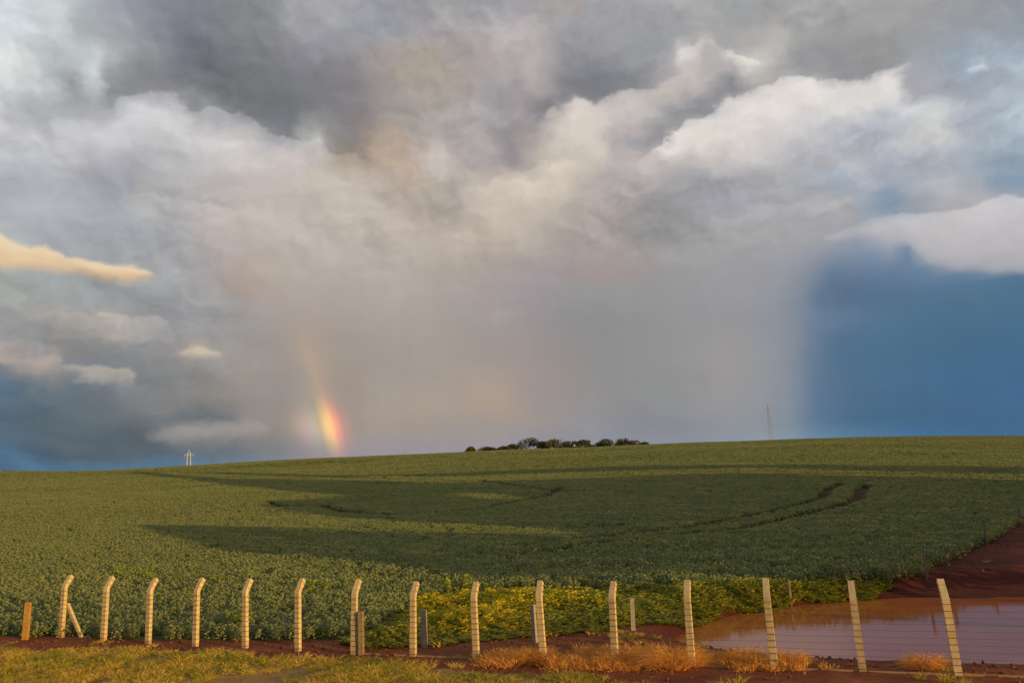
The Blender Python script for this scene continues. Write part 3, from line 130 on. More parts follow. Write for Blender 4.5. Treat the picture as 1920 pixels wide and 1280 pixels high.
[212,218,221,212,218,221,212,218,221,212,218,221,212,218,221,212,218,221,212,218,221,212,218,221,211,217,220,208,214,217,205,210,213,202,207,210,194,199,202,175,179,184,165,168,174,159,162,169,153,155,164,144,145,155,135,135,146,133,133,144,131,131,143,131,131,141,132,133,140,133,134,138,135,136,140,137,138,141,146,146,150,155,155,159,161,161,165,163,162,166,165,164,168,163,162,166,160,160,164,159,158,163,157,157,162,155,155,161,154,153,159,153,153,158,152,152,156,150,150,154,157,156,158,163,161,162,162,161,162,161,160,163,161,159,163,160,159,163,159,158,163,161,160,164,164,162,164,168,165,165,169,165,163,171,165,161,172,165,159,167,164,163,163,163,166,163,163,166,163,163,166,163,163,166,165,165,167,168,168,170,172,171,172,175,174,174,178,177,176,177,177,176,171,172,172,165,167,168,164,165,167,163,163,166,165,165,167,171,170,171,176,175,174,172,170,170,167,165,166,166,164,165,166,164,165,165,164,164,165,164,164,165,164,164,163,162,163,160,160,161,158,159,160,156,157,159,155,157,161,155,157,162,154,158,164,154,158,166,154,158,166,154,158,166,154,158,166,154,158,166,154,158,166],
[212,218,221,212,218,221,212,218,221,212,218,221,212,218,221,212,218,221,212,218,221,212,218,221,211,217,220,208,213,216,205,210,213,202,207,210,193,198,201,174,178,183,165,168,174,159,161,169,152,154,163,143,144,155,135,135,146,133,133,144,131,131,143,131,131,141,132,133,140,133,134,138,135,136,140,137,138,141,146,146,150,155,155,159,161,161,165,163,162,166,165,164,168,163,162,166,160,160,164,159,158,163,157,157,162,155,155,161,154,153,159,153,153,158,152,152,156,150,150,154,157,156,158,163,161,162,162,161,162,162,160,163,161,160,163,160,159,163,159,158,163,161,160,164,164,162,164,167,165,165,169,165,163,171,165,161,173,165,159,167,164,163,163,163,166,163,163,166,163,163,166,163,163,166,165,165,167,168,168,169,171,171,172,174,174,174,178,177,176,178,177,176,172,172,172,166,168,169,164,166,167,163,164,166,164,164,167,170,169,170,176,175,174,173,171,171,168,166,167,166,164,165,166,164,165,166,164,164,165,164,164,165,164,164,163,162,163,161,161,162,158,159,160,156,157,159,156,157,160,155,157,162,155,158,164,154,158,166,154,158,166,154,158,166,154,158,166,154,158,166,154,158,166],
[212,218,221,212,218,221,212,218,221,212,218,221,212,218,221,212,218,221,212,218,221,212,218,221,211,217,220,207,213,216,204,210,213,202,207,210,192,196,200,173,177,182,164,168,174,158,161,169,152,154,163,143,144,154,135,135,146,133,133,144,131,131,143,131,131,141,132,133,140,133,134,138,135,136,140,137,138,141,146,147,150,155,155,159,161,161,165,163,162,166,165,164,168,163,162,166,160,160,164,159,158,163,157,157,162,155,155,161,154,153,159,153,153,158,152,152,156,150,150,155,156,156,158,163,161,162,162,161,162,162,160,163,161,160,163,160,159,163,159,158,163,161,159,164,164,162,164,167,164,165,169,165,163,171,165,161,173,165,159,168,164,163,163,163,166,163,163,166,163,163,166,163,163,166,165,164,167,168,167,169,171,170,171,174,173,174,177,176,176,179,178,177,173,173,173,167,168,169,164,166,167,163,164,166,163,163,166,169,169,170,175,174,174,173,172,171,169,167,167,166,164,165,166,164,165,166,164,165,165,164,164,165,164,164,163,163,163,161,161,162,159,159,160,157,157,159,156,157,160,155,157,162,155,158,164,154,158,166,154,158,166,154,158,166,154,158,166,154,158,166,154,158,166],
]
NSEG, NST, SPAN = 3, 30, 30.
seg_tree = D.node_groups.new('sky_row', 'ShaderNodeTree')
for k in range(NSEG):
    seg_tree.interface.new_socket('t%d' % k, in_out='INPUT', socket_type='NodeSocketFloat')
    seg_tree.interface.new_socket('c%d' % k, in_out='OUTPUT', socket_type='NodeSocketColor')
gi = seg_tree.nodes.new('NodeGroupInput'); go = seg_tree.nodes.new('NodeGroupOutput')
for k in range(NSEG):
    rp = seg_tree.nodes.new('ShaderNodeValToRGB'); rp.name = 'ramp%d' % k; rp.color_ramp.interpolation = 'LINEAR'
    while len(rp.color_ramp.elements) < NST + 1: rp.color_ramp.elements.new(.5)
    rp.color_ramp.elements.foreach_set('position', [q / NST for q in range(NST + 1)])
    seg_tree.links.new(gi.outputs[k], rp.inputs[0]); seg_tree.links.new(rp.outputs[0], go.inputs[k])
tk = [wm('MULTIPLY_ADD', azf, 1 / SPAN, (45. - SPAN * k) / SPAN, True) for k in range(NSEG)]
g1 = wm('GREATER_THAN', azf, -15.); g2 = wm('GREATER_THAN', azf, 15.)
row_groups = []
for row in SKY:
    v = np.array(row, float).reshape(-1, 3) / 255
    v = np.where(v <= .04045, v / 12.92, ((v + .055) / 1.055) ** 2.4)
    v = np.concatenate([v, np.ones((len(v), 1))], 1)
    gcp = seg_tree.copy()
    for k in range(NSEG):
        gcp.nodes['ramp%d' % k].color_ramp.elements.foreach_set('color', v[k * NST:k * NST + NST + 1].ravel())
    row_groups.append(gcp)
D.node_groups.remove(seg_tree)
acc = None
for i, gcp in enumerate(row_groups):
    gn = WN.new('ShaderNodeGroup'); gn.node_tree = gcp
    for k in range(NSEG): WL.new(tk[k], gn.inputs[k])
    c = wmix(g2, wmix(g1, gn.outputs[0], gn.outputs[1]), gn.outputs[2])
    if acc is None: acc = c
    else: acc = wmix(wm('MULTIPLY_ADD', el, 1 / SKY_DEL, -(SKY_EL0 + (i - 1) * SKY_DEL) / SKY_DEL, True), acc, c)
# billowing edges: bright rims of cloud tops with darker air just behind them
#   gain, depth below the edge, darkening above, reach above, softness, [(azimuth, elevation, strength)]
RIMS = [
    (0.16, 2.2, 0.12, 2.5, 0.3, [(2.62, 27.13, 0), (3.64, 27.86, 0.6), (5.37, 28.48, 1), (8.04, 28.72, 1), (10.67, 28.80, 0.9), (12.83, 28.82, 0.8), (14.22, 29.09, 0.7), (15.43, 29.27, 0)]),
    (0.17, 3, 0.16, 2.6, 0.28, [(10.82, 23.74, 0), (11.93, 24.26, 0.7), (13.28, 25.08, 1), (14.41, 25.82, 1), (15.91, 26.23, 1), (17.43, 26.83, 1), (19.71, 27.22, 1), (21.31, 27.27, 0.9), (22.88, 27.30, 1), (23.68, 27.47, 1), (24.73, 26.81, 0.9), (27.27, 26.48, 0.8), (29.08, 26.56, 0.9), (30.47, 26.51, 0.7), (31.46, 26.29, 0)]),
    (0.13, 2.4, 0.13, 2.6, 0.32, [(-30.57, 25.85, 0), (-29.43, 26.70, 0.6), (-28.61, 27.52, 1), (-26.87, 28.09, 0.9), (-25.01, 27.55, 1), (-24.25, 27.14, 1), (-22.75, 27.65, 1), (-21.21, 27.77, 1), (-19.22, 26.62, 0.9), (-17.60, 25.82, 0.9), (-16.39, 25.61, 0.8), (-15.16, 26.07, 0.6), (-13.92, 25.24, 0.8), (-10.99, 24.76, 0.6), (-9.29, 24.50, 0)]),
    (0.14, 2, 0.12, 1.6, 0.22, [(25.89, 16.85, 0), (27.33, 17.13, 0.5), (29.35, 17.01, 0.8), (32.52, 16.53, 0.9), (34.09, 16.75, 1), (35.18, 16.93, 1), (36.55, 16.41, 1)]),
    (0.09, 2.2, 0.08, 2, 0.3, [(-4.60, 23.16, 0), (-3.09, 22.85, 0.7), (-1.77, 23.29, 0.5), (-0.23, 23.62, 0.8), (2.42, 24.04, 0.9), (4.63, 24.51, 0.7), (6.18, 24.78, 0)]),
    (0.2, 0.9, 0.06, 1.5, 0.25, [(14.11, 30.73, 0), (15.01, 31.05, 1), (16.07, 31.09, 0.8), (17.75, 31.00, 0.6), (19.28, 30.08, 0.8), (20.52, 29.63, 1), (21.57, 29.13, 0)]),
    (0.13, 1, 0.08, 1.2, 0.22, [(-30.72, 12.38, 0), (-29.49, 13.25, 0.7), (-28.17, 12.91, 0.8), (-25.81, 12.90, 0.9), (-25.02, 12.27, 0.6), (-24.19, 11.63, 0)]),
    (0.09, 1.8, 0.07, 1.6, 0.35, [(-28.22, 20.48, 0), (-27.22, 21.11, 0.6), (-25.11, 21.50, 0.7), (-22.53, 21.03, 0.5), (-20.63, 20.52, 0)]),
]
def curve(stops):
    a0, a1 = stops[0][0], stops[-1][0]; e0 = min(q[1] for q in stops); e1 = max(q[1] for q in stops) + .01
    n = WN.new('ShaderNodeValToRGB'); e = n.color_ramp.elements; n.color_ramp.interpolation = 'LINEAR'
    while len(e) < len(stops): e.new(.5)
    e.foreach_set('position', [(q[0] - a0) / (a1 - a0) for q in stops])
    e.foreach_set('color', [v for q in stops for v in ([(q[1] - e0) / (e1 - e0)] * 3 + [q[2]])])
    WL.new(wm('MULTIPLY_ADD', azf, 1 / (a1 - a0), -a0 / (a1 - a0), True), n.inputs[0])
    return wm('MULTIPLY_ADD', n.outputs[0], e1 - e0, e0), n.outputs[1]
for gain, depth, dark, reach, soft, stops in RIMS:
    gain *= 1.25; dark *= 1.35; soft *= .6
    top_, stg = curve(stops); dd = wm('SUBTRACT', top_, el)
    up_ = wsm(dd, -soft, soft)
    lit_ = wm('MULTIPLY', wm('MULTIPLY', up_, wm('POWER', 2.71828, wm('MULTIPLY', wm('MAXIMUM', dd, 0.), -1 / depth))), gain)
    shd_ = wm('MULTIPLY', wm('MULTIPLY', wm('SUBTRACT', 1., up_), wm('POWER', 2.71828, wm('MULTIPLY', wm('MINIMUM', dd, 0.), 1 / reach))), -dark)
    k_ = wm('MULTIPLY_ADD', wm('ADD', lit_, shd_), stg, 1.)
    acc = wmix(1., acc, wxyz(k_, k_, k_), 'MULTIPLY')
# relief of the cloud surface: rounded billows, brighter where they face the low light, greyer in the folds
lv = wxyz(wm('MULTIPLY', az, .1), wm('MULTIPLY', el, .135), 3.1)
def billow(vec):
    n = WN.new('ShaderNodeTexVoronoi'); n.feature = 'F1'; n.voronoi_dimensions = '2D'; n.normalize = True
    WL.new(vec, n.inputs['Vector']); n.inputs['Scale'].default_value = 2.4; n.inputs['Detail'].default_value = 2.6
    n.inputs['Roughness'].default_value = .52; n.inputs['Lacunarity'].default_value = 2.15
    return n.outputs['Distance']
b1, b2 = billow(lv), billow(wv('ADD', lv, (-.035, -.06, 0)))
r1 = wnoise(lv, 2.3, 4.2, .52); r2 = wnoise(wv('ADD', lv, (-.05, -.085, 0)), 2.3, 4.2, .52)
patchy = wsm(wnoise(lv, .9, 2).outputs[0], .38, .62)          # some of the deck is smooth, some is lumpy
rel = wm('MULTIPLY_ADD', wm('SUBTRACT', b2, b1), wm('MULTIPLY_ADD', patchy, .75, .15), wm('MULTIPLY', wm('SUBTRACT', r1.outputs[0], r2.outputs[0]), .7))
amt = wm('MULTIPLY', rel, wm('MULTIPLY', turb, .75))
lum = wm('ADD', wm('MULTIPLY_ADD', wm('SUBTRACT', r1.outputs[0], .5), wm('MULTIPLY', turb, .18), 1.), amt)
acc = wmix(1., acc, wxyz(lum, lum, lum), 'MULTIPLY')
# single low clouds with firm edges: top line, foot line (azimuth, elevation), colours, cover, softness of top and foot, raggedness
BANDS = [
    ([(-37.31, 17.45), (-35.6, 17.45), (-34.74, 17.0), (-33.78, 16.82), (-33.03, 17.06), (-32.24, 16.74), (-31.75, 16.38), (-30.31, 16.39), (-29.0, 16.31), (-27.84, 16.31), (-26.28, 15.86)],
     [(-37.14, 15.43), (-35.45, 15.49), (-33.69, 15.6), (-31.22, 15.52), (-29.28, 15.35), (-27.96, 15.36), (-26.28, 15.83)],
     (240, 216, 180), (227, 188, 138), 0.9, 0.22, 0.5, 0.4),
    ([(-24.85, 10.6), (-24.16, 10.77), (-23.64, 10.98), (-22.94, 11.07), (-22.22, 10.87), (-21.3, 10.54)],
     [(-24.85, 10.56), (-23.45, 10.38), (-22.2, 10.41), (-21.3, 10.51)],
     (216, 198, 174), (184, 170, 156), 0.75, 0.22, 0.4, 0.55),
    ([(-31.61, 9.19), (-30.85, 9.36), (-30.23, 9.42), (-28.96, 9.29), (-27.83, 9.44), (-26.98, 8.88)],
     [(-31.6, 9.16), (-30.49, 8.53), (-29.38, 8.28), (-28.44, 8.73), (-26.95, 8.3)],
     (190, 179, 168), (152, 148, 143), 0.65, 0.25, 0.55, 0.75),
    ([(-36.7, 9.97), (-35.02, 9.74), (-33.29, 9.84), (-32.26, 10.03), (-31.82, 10.13), (-31.01, 9.46)],
     [(-36.62, 8.91), (-34.94, 8.6), (-33.2, 8.47), (-32.0, 8.3), (-30.97, 8.76)],
     (179, 165, 156), (143, 141, 142), 0.6, 0.3, 0.8, 0.8),
    ([(-26.63, 4.66), (-24.48, 5.3), (-22.06, 5.42), (-20.28, 5.62), (-19.19, 5.68), (-17.89, 4.89)],
     [(-26.62, 4.59), (-23.77, 4.36), (-20.97, 4.31), (-19.17, 4.42), (-17.89, 4.73)],
     (163, 155, 150), (141, 137, 135), 0.55, 0.35, 0.5, 0.7),
    ([(23.68, 16.39), (25.87, 16.67), (27.62, 16.78), (29.33, 16.87), (32.52, 16.53), (34.09, 16.75), (35.18, 16.93), (38.03, 15.99)],
     [(23.66, 16.24), (25.76, 15.87), (27.5, 15.92), (28.81, 15.56), (29.42, 14.72), (30.18, 13.67), (31.96, 12.87), (33.73, 12.42), (37.32, 11.62)],
     (202, 199, 201), (175, 174, 179), 0.55, 0.4, 0.3, 1),
    ([(33.93, 25.28), (34.42, 25.33), (34.83, 25.3), (35.23, 25.07), (35.66, 24.7)],
     [(33.93, 25.25), (34.36, 24.98), (34.8, 24.81), (35.65, 24.64)],
     (219, 229, 236), (207, 220, 230), 0.5, 0.2, 0.24, 0.7),
    ([(29.35, 23.85), (30.43, 24.12), (31.41, 23.96), (32.36, 23.66), (33.27, 23.26)],
     [(29.34, 23.78), (30.27, 23.12), (31.15, 22.33), (32.07, 21.88), (33.25, 23.13)],
     (217, 220, 220), (195, 198, 201), 0.5, 0.25, 0.6, 0.8),
]
def line(stops, x):
    a0, a1 = stops[0][0], stops[-1][0]; e0 = min(q[1] for q in stops); e1 = max(q[1] for q in stops) + .01
    n = WN.new('ShaderNodeValToRGB'); e = n.color_ramp.elements
    while len(e) < len(stops): e.new(.5)
    e.foreach_set('position', [(q[0] - a0) / (a1 - a0) for q in stops])
    e.foreach_set('color', [v for q in stops for v in ([(q[1] - e0) / (e1 - e0)] * 3 + [1.])])
    WL.new(wm('MULTIPLY_ADD', x, 1 / (a1 - a0), -a0 / (a1 - a0), True), n.inputs[0])
    return wm('MULTIPLY_ADD', n.outputs[0], e1 - e0, e0)
def rgb(c): return lin('%02x%02x%02x' % c)
for tops_, foot_, c1_, c2_, cover_, st_, sb_, rag_ in BANDS:
    x_ = wm('MULTIPLY_ADD', wm('SUBTRACT', az, az0), rag_, az0); y_ = wm('MULTIPLY_ADD', wm('SUBTRACT', el, el0), rag_, el0)
    y_ = wm('MULTIPLY_ADD', wm('SUBTRACT', b1, .4), -.45 * (.4 + rag_), y_)
    tl, bl = line(tops_, x_), line(foot_, x_)
    m_ = wm('MULTIPLY', wsm(wm('SUBTRACT', tl, y_), -st_, st_), wsm(wm('SUBTRACT', y_, bl), -sb_, sb_))
    m_ = wm('MULTIPLY', m_, wm('MULTIPLY', wsm(x_, tops_[0][0] - .01, tops_[0][0] + .5), wsm(x_, tops_[-1][0] + .01, tops_[-1][0] - .5)))
    t_ = wm('DIVIDE', wm('SUBTRACT', y_, bl), wm('MAXIMUM', wm('SUBTRACT', tl, bl), .05), None, True)
    cb = wmix(t_, (*rgb(c2_), 1), (*rgb(c1_), 1)); lb = wm('MULTIPLY_ADD', rel, .5, 1.)
    acc = wmix(wm('MULTIPLY', m_, cover_), acc, wmix(1., cb, wxyz(lb, lb, lb), 'MULTIPLY'))
# fine vertical streaks in the rain
st = wnoise(wxyz(wm('MULTIPLY', az0, .55), wm('MULTIPLY', el0, .02), 1.7), 1.0, 3, .5)
stf = wm('MULTIPLY', wm('SUBTRACT', 1., turb), .10)
lum2 = wm('MULTIPLY_ADD', wm('SUBTRACT', st.outputs[0], .5), stf, 1.)
acc = wmix(1., acc, wxyz(lum2, lum2, lum2), 'MULTIPLY')
# rainbow: 42 degrees round the antisolar point, seen only where the shower is sunlit
anti = (math.sin(ANTI_AZ) * math.cos(SUN_EL), math.cos(ANTI_AZ) * math.cos(SUN_EL), -math.sin(SUN_EL))
ang = wm('MULTIPLY', wm('ARCCOSINE', wv('DOT_PRODUCT', dirv, anti)), 57.29578)
bow = WN.new('ShaderNodeValToRGB'); WL.new(wm('MULTIPLY_ADD', ang, 1 / 5.2, -39.1 / 5.2, True), bow.inputs[0])
BOW = [(0, (0, 0, 0)), (.16, (.05, .03, .05)), (.27, (.03, .09, .07)), (.35, (.10, .10, .0)), (.43, (.50, .30, .0)), (.50, (.82, .32, .0)), (.57, (.60, .10, .0)), (.66, (.18, .01, .0)), (.80, (0, 0, 0)), (1, (0, 0, 0))]
while len(bow.color_ramp.elements) < len(BOW): bow.color_ramp.elements.new(.5)
for e_, (p_, c_) in zip(bow.color_ramp.elements, BOW): e_.position = p_
for e_, (p_, c_) in zip(bow.color_ramp.elements, BOW): e_.color = (*c_, 1)
def gau(x, c, w): return wm('POWER', 2.71828, wm('MULTIPLY', wm('POWER', wm('MULTIPLY_ADD', x, 1 / w, -c / w), 2.), -1.))
onl = wsm(az0, 5., -5.)
env = wm('ADD', wm('MULTIPLY', gau(el0, 5.2, 1.6), .95), wm('ADD', wm('MULTIPLY', gau(el0, 9.6, 2.0), .05), wm('MULTIPLY', wsm(el0, 16., 6.), .03)))
acc = wmix(wm('MULTIPLY', env, onl), acc, bow.outputs[0], 'ADD')
glow = wm('MULTIPLY', wm('MULTIPLY', gau(el0, 5.1, 1.1), gau(ang, 40.2, 1.2)), onl)
acc = wmix(glow, acc, (.13, .07, .03, 1), 'ADD')
# overhead the deck goes on as an even grey
top = wmix(1., (.36, .355, .37, 1), wxyz(lum, lum, lum), 'MULTIPLY')
acc = wmix(wsm(el0, 37., 62.), acc, top)
# a little of the clear evening sky behind everything
nis = WN.new('ShaderNodeTexSky'); nis.sky_type = 'NISHITA'; nis.sun_disc = False
nis.sun_elevation = SUN_EL; nis.sun_rotation = math.pi + ANTI_AZ; nis.air_density = 1.0; nis.dust_density = 1.0
sky_col = wmix(.05, acc, wv('SCALE', nis.outputs[0], None, .06))

bg = WN.new('ShaderNodeBackground'); WL.new(sky_col, bg.inputs[0]); bg.inputs[1].default_value = 1.03
wo = WN.new('ShaderNodeOutputWorld'); WL.new(bg.outputs[0], wo.inputs[0])
world.cycles.sampling_method = 'MANUAL'; world.cycles.sample_map_resolution = 256

sun_d = D.lights.new('sun', 'SUN'); sun_d.energy = 5.0; sun_d.angle = R(.4); sun_d.color = (1., .61, .16)
sun = D.objects.new('sun', sun_d); col.objects.link(sun); sun.location = (60, -40, 40)
sun.rotation_euler = (-to_sun).to_track_quat('-Z', 'Y').to_euler()

scene.render.engine = 'CYCLES'
scene.cycles.use_denoising = True; scene.cycles.max_bounces = 5; scene.cycles.diffuse_bounces = 2; scene.cycles.glossy_bounces = 2; scene.cycles.transmission_bounces = 2; scene.cycles.transparent_max_bounces = 6
scene.cycles.use_adaptive_sampling = True; scene.cycles.adaptive_threshold = .015
vs = scene.view_settings; vs.view_transform = 'Standard'; vs.look = 'None'; vs.exposure = 0; vs.gamma = 1; vs.use_curve_mapping = False

# ------------------------------------------------------------------ the lie of the land
# ---- terrain (also pasted into scene.py) ----
def smooth(x,a,b):
    t=np.clip((x-a)/(b-a),0,1); return t*t*(3-2*t)
def vnoise(x,y,seed=0):
    xi=np.floor(x).astype(np.int64);yi=np.floor(y).astype(np.int64);fx=x-xi;fy=y-yi
    fx=fx*fx*(3-2*fx);fy=fy*fy*(3-2*fy)
    def h(a,b):
        n=(a*374761393+b*668265263+seed*974634541)&0xffffffff
        n=((n^(n>>13))*1274126177)&0xffffffff
        return ((n^(n>>16))&0xffff)/65535.
    return (h(xi,yi)*(1-fx)+h(xi+1,yi)*fx)*(1-fy)+(h(xi,yi+1)*(1-fx)+h(xi+1,yi+1)*fx)*fy
def fnoise(x,y,seed=0,o=3):
    s=0;a=1;t=0
    for k in range(o):
        s=s+a*(vnoise(x*2**k,y*2**k,seed+k)-.5);t+=a;a*=.5
    return s/t
def seg_dist(x,y,P):
    d=np.full(np.shape(x),1e9)
    for (ax,ay),(bx,by) in P:
        vx,vy=bx-ax,by-ay;t=np.clip(((x-ax)*vx+(y-ay)*vy)/(vx*vx+vy*vy+1e-9),0,1)
        d=np.minimum(d,np.hypot(x-ax-t*vx,y-ay-t*vy))
    return d
def inside(x,y,P):
    c=np.zeros(np.shape(x),bool);n=len(P)
    for i in range(n):
        (x1,y1),(x2,y2)=P[i],P[(i+1)%n]
        if y1==y2: continue
        c^=((y1>y)!=(y2>y))&(x<(x2-x1)*(y-y1)/(y2-y1)+x1)
    return c
def sdist(x,y,P):      # signed distance to polygon, negative inside
    d=seg_dist(x,y,[(P[i],P[(i+1)%len(P)]) for i in range(len(P))])
    return np.where(inside(x,y,P),-d,d)
R0,RC=36.,360.
def gprof(r):
    t=np.clip((r-R0)/(RC-R0),0,None)
    g=np.where(t<1,1-np.abs(1-np.minimum(t,1)**1.22)**1.45,1-.55*(t-1)**2)
    return np.where(t<1.9,g,np.maximum(1-.55*.81-.99*(t-1.9),-2.0))
_rr=np.linspace(60,420,300)
def amp(az):
    T=np.interp(az,CR_AZ,CR_T)
    return np.min((T[...,None]*_rr+EYE-1.2)/gprof(_rr),axis=-1)
CR_AZ=np.array([-0.6929,-0.6025,-0.5525,-0.4993,-0.4431,-0.3837,-0.3213,-0.2562,-0.1888,-0.1196,-0.0492,0.0216,0.0922,0.1619,0.2300,0.2959,0.3593,0.4198,0.4771,0.5310,0.5913,0.6733])
CR_T=np.array([0.04849,0.04756,0.04569,0.04480,0.04689,0.04892,0.05088,0.05203,0.05230,0.05233,0.05281,0.05232,0.05088,0.05059,0.04938,0.04733,0.04581,0.04356,0.04066,0.03719,0.03249,0.02647])
POND=[(5.7, 31.53), (6.65, 28.95), (8.86, 26.95), (11.39, 25.82), (13.55, 25.09), (15.78, 24.44), (20.1, 23.12), (25.88, 25.65), (30.89, 34.71), (26.39, 39.76), (22.32, 40.2), (19.48, 39.99), (15.21, 39.52), (10.58, 37.54), (7.68, 34.99)]
_AZ=np.linspace(-np.pi,np.pi,721)
_AMP=amp(_AZ)
def height(x,y):
    r=np.hypot(x,y);az=np.arctan2(x,y)
    A=np.interp(az,_AZ,_AMP)
    z=A*gprof(r)*smooth(np.cos(az),.1,.5)
    z=z-.16*smooth(x,-18,-2)*smooth(-r,-45,-30)          # slight dip along the fence
    z=z+1.9*smooth(-y,-15,-2)*smooth(-np.abs(y+3),-40,-16) # road bank under the camera
    z=z+fnoise(x*.11,y*.11,3)*.22*smooth(r,40,70)+fnoise(x*.02,y*.02,9)*1.6*smooth(r,80,160)*smooth(-r,-330,-230)
    sd=sdist(x,y,POND)
    z=z-.75*smooth(-sd,-.9,1.2)
    return z

def hgt(x, y): return float(height(np.array([float(x)]), np.array([float(y)]))[0])

CROP = [(-28.2, 36.2), (-23.5, 35.2), (-20.4, 34.8), (-15.7, 33.8), (-10.8, 32.9), (-7.6, 32.5), (-6.6, 34.2), (-5.6, 40.1), (-3.2, 41.8), (0.5, 41.6), (8.5, 39.4), (13.9, 39.5), (18.2, 40.0), (20.4, 40.4), (22.4, 42.1), (29.0, 48.5), (37.6, 57.7), (60.3, 80.6), (298.7, 309.3), (246.6, 352.2), (147.1, 404.1), (0.0, 430.0), (-147.1, 404.1), (-246.6, 352.2), (-319.6, 287.7), (-70.0, 50.0)]
WEED = [(-7.6, 32.5), (-6.6, 34.2), (-5.6, 40.1), (-3.2, 41.8), (0.5, 41.6), (8.5, 39.4), (13.9, 39.5), (18.2, 40.0), (20.4, 40.4), (19.7, 40.2), (17.9, 39.5), (14.9, 38.8), (10.4, 37.0), (7.4, 34.9), (4.7, 32.8), (3.1, 31.8), (0.3, 31.6), (-1.9, 31.7), (-3.9, 31.0), (-5.9, 30.6)]
GRASS = [(-28.0, 34.8), (-21.5, 32.1), (-16.7, 31.4), (-11.9, 30.0), (-7.4, 28.5), (-4.2, 27.3), (-1.6, 26.1), (1.0, 24.8), (2.5, 23.7), (3.8, 22.1), (2.8, 17.2), (-18.5, 20.1)]
GOLD = [(-5.8, 40.2), (-4.7, 45.1), (-2.5, 45.4), (0.5, 43.0), (2.2, 40.9), (1.9, 36.2), (0.3, 32.9), (-2.3, 32.5), (-4.5, 34.0)]
TRACKS = [[(-0.7, 56.2), (4.8, 59.2), (13.1, 62.5), (19.1, 67.3), (26.4, 73.7), (31.2, 79.3), (36.1, 89.0), (39.3, 93.4)],
[(-1.4, 50.8), (2.2, 53.1), (5.9, 55.9), (9.6, 57.3), (12.3, 58.7), (17.0, 60.0), (21.7, 64.7), (28.9, 71.0), (32.8, 74.8), (36.2, 81.6), (41.4, 90.9)],
[(-34.1, 103.7), (-30.0, 96.5), (-25.3, 96.6), (-19.9, 88.0), (-13.1, 83.1), (-4.4, 85.1), (3.2, 97.6), (5.9, 109.5)],
[(-25.3, 132.0), (-15.9, 131.5), (-6.7, 132.1), (2.1, 111.3), (5.2, 104.3)]]
OLD_POSTS = [(-6.18, 29.61, 1.53), (-3.92, 30.44, 1.38), (0.37, 30.48, 1.37), (4.34, 31.95, 1.22), (12.86, 37.98, 1.09), (20.73, 40.21, 1.45), (23.06, 42.24, 1.20), (28.89, 48.29, 1.33), (37.07, 57.24, 1.07)]

# ------------------------------------------------------------------ helpers
class MB:
    def __init__(s): s.v = []; s.f = []
    def add(s, vs, fs):
        b = len(s.v); s.v += [tuple(v) for v in vs]; s.f += [tuple(i + b for i in f) for f in fs]
    def tube(s, pts, rads, n=6, cap=True):
        pts = [Vector(p) for p in pts]; rings = []
        for i, p in enumerate(pts):
            t = (pts[min(i + 1, len(pts) - 1)] - pts[max(i - 1, 0)]).normalized()
            a = t.orthogonal().normalized() if i == 0 else (pa - t * pa.dot(t)).normalized()
            pa = a; b = t.cross(a); r = rads[i] if hasattr(rads, '__len__') else rads
            rings.append([p + (a * math.cos(k * 2 * math.pi / n) + b * math.sin(k * 2 * math.pi / n)) * r for k in range(n)])
        vs = [v for rg in rings for v in rg]; fs = []
        for i in range(len(rings) - 1):
            for k in range(n): fs.append((i * n + k, i * n + (k + 1) % n, (i + 1) * n + (k + 1) % n, (i + 1) * n + k))
        if cap: fs.append(tuple(reversed(range(n)))); fs.append(tuple(range(len(vs) - n, len(vs))))
        s.add(vs, fs)
    def prism(s, secs):
        """quads sections (lists of 4 points) joined in order and capped"""
        vs = [v for sc in secs for v in sc]; fs = [(3, 2, 1, 0)]
        for i in range(len(secs) - 1):
            for k in range(4): fs.append((i * 4 + k, i * 4 + (k + 1) % 4, i * 4 + 4 + (k + 1) % 4, i * 4 + 4 + k))
        m = len(vs); fs.append((m - 4, m - 3, m - 2, m - 1)); s.add(vs, fs)
    def box(s, x0, x1, y0, y1, z0, z1):
        s.prism([[(x0, y0, z), (x1, y0, z), (x1, y1, z), (x0, y1, z)] for z in (z0, z1)])
    def leaf(s, p, d, up, ln, wd, fold=.18):
        p = Vector(p); d = Vector(d).normalized(); sd = d.cross(Vector(up))
        if sd.length < 1e-3: sd = d.orthogonal()
        sd.normalize(); nn = sd.cross(d)
        m = p + d * ln * .45
        s.add([p, m + sd * wd * .5 + nn * fold * wd, p + d * ln, m - sd * wd * .5 + nn * fold * wd], [(0, 1, 2), (0, 2, 3)])
    def blade(s, p, d, ln, wd, bend):
        p = Vector(p); d = Vector(d).normalized(); sd = d.cross(to_sun + rand_dir() * 1.1).normalized()
        out = Vector((d.x, d.y, 0)); out = out.normalized() if out.length > .01 else Vector((1, 0, 0))
        a = p + d * ln * .5 + out * bend * ln * .15; b = p + d * ln * .9 + out * bend * ln * .5 - Vector((0, 0, bend * ln * .25))
        s.add([p - sd * wd * .5, p + sd * wd * .5, a + sd * wd * .4, a - sd * wd * .4, b], [(0, 1, 2, 3), (3, 2, 4)])
    def mesh(s, name, m, smooth=False):
        me = D.meshes.new(name); me.from_pydata(s.v, [], s.f); me.materials.append(m)
        if smooth: me.polygons.foreach_set('use_smooth', [True] * len(me.polygons))
        me.update(); return me
    def build(s, name, m, parent=None, loc=None, smooth=False):
        o = D.objects.new(name, s.mesh(name, m, smooth)); col.objects.link(o)
        if parent: o.parent = parent
        if loc: o.location = loc
        return o
def tag(o, label=None, cat=None, group=None, kind=None):
    for k, v in (('label', label), ('category', cat), ('group', group), ('kind', kind)):
        if v: o[k] = v
    return o
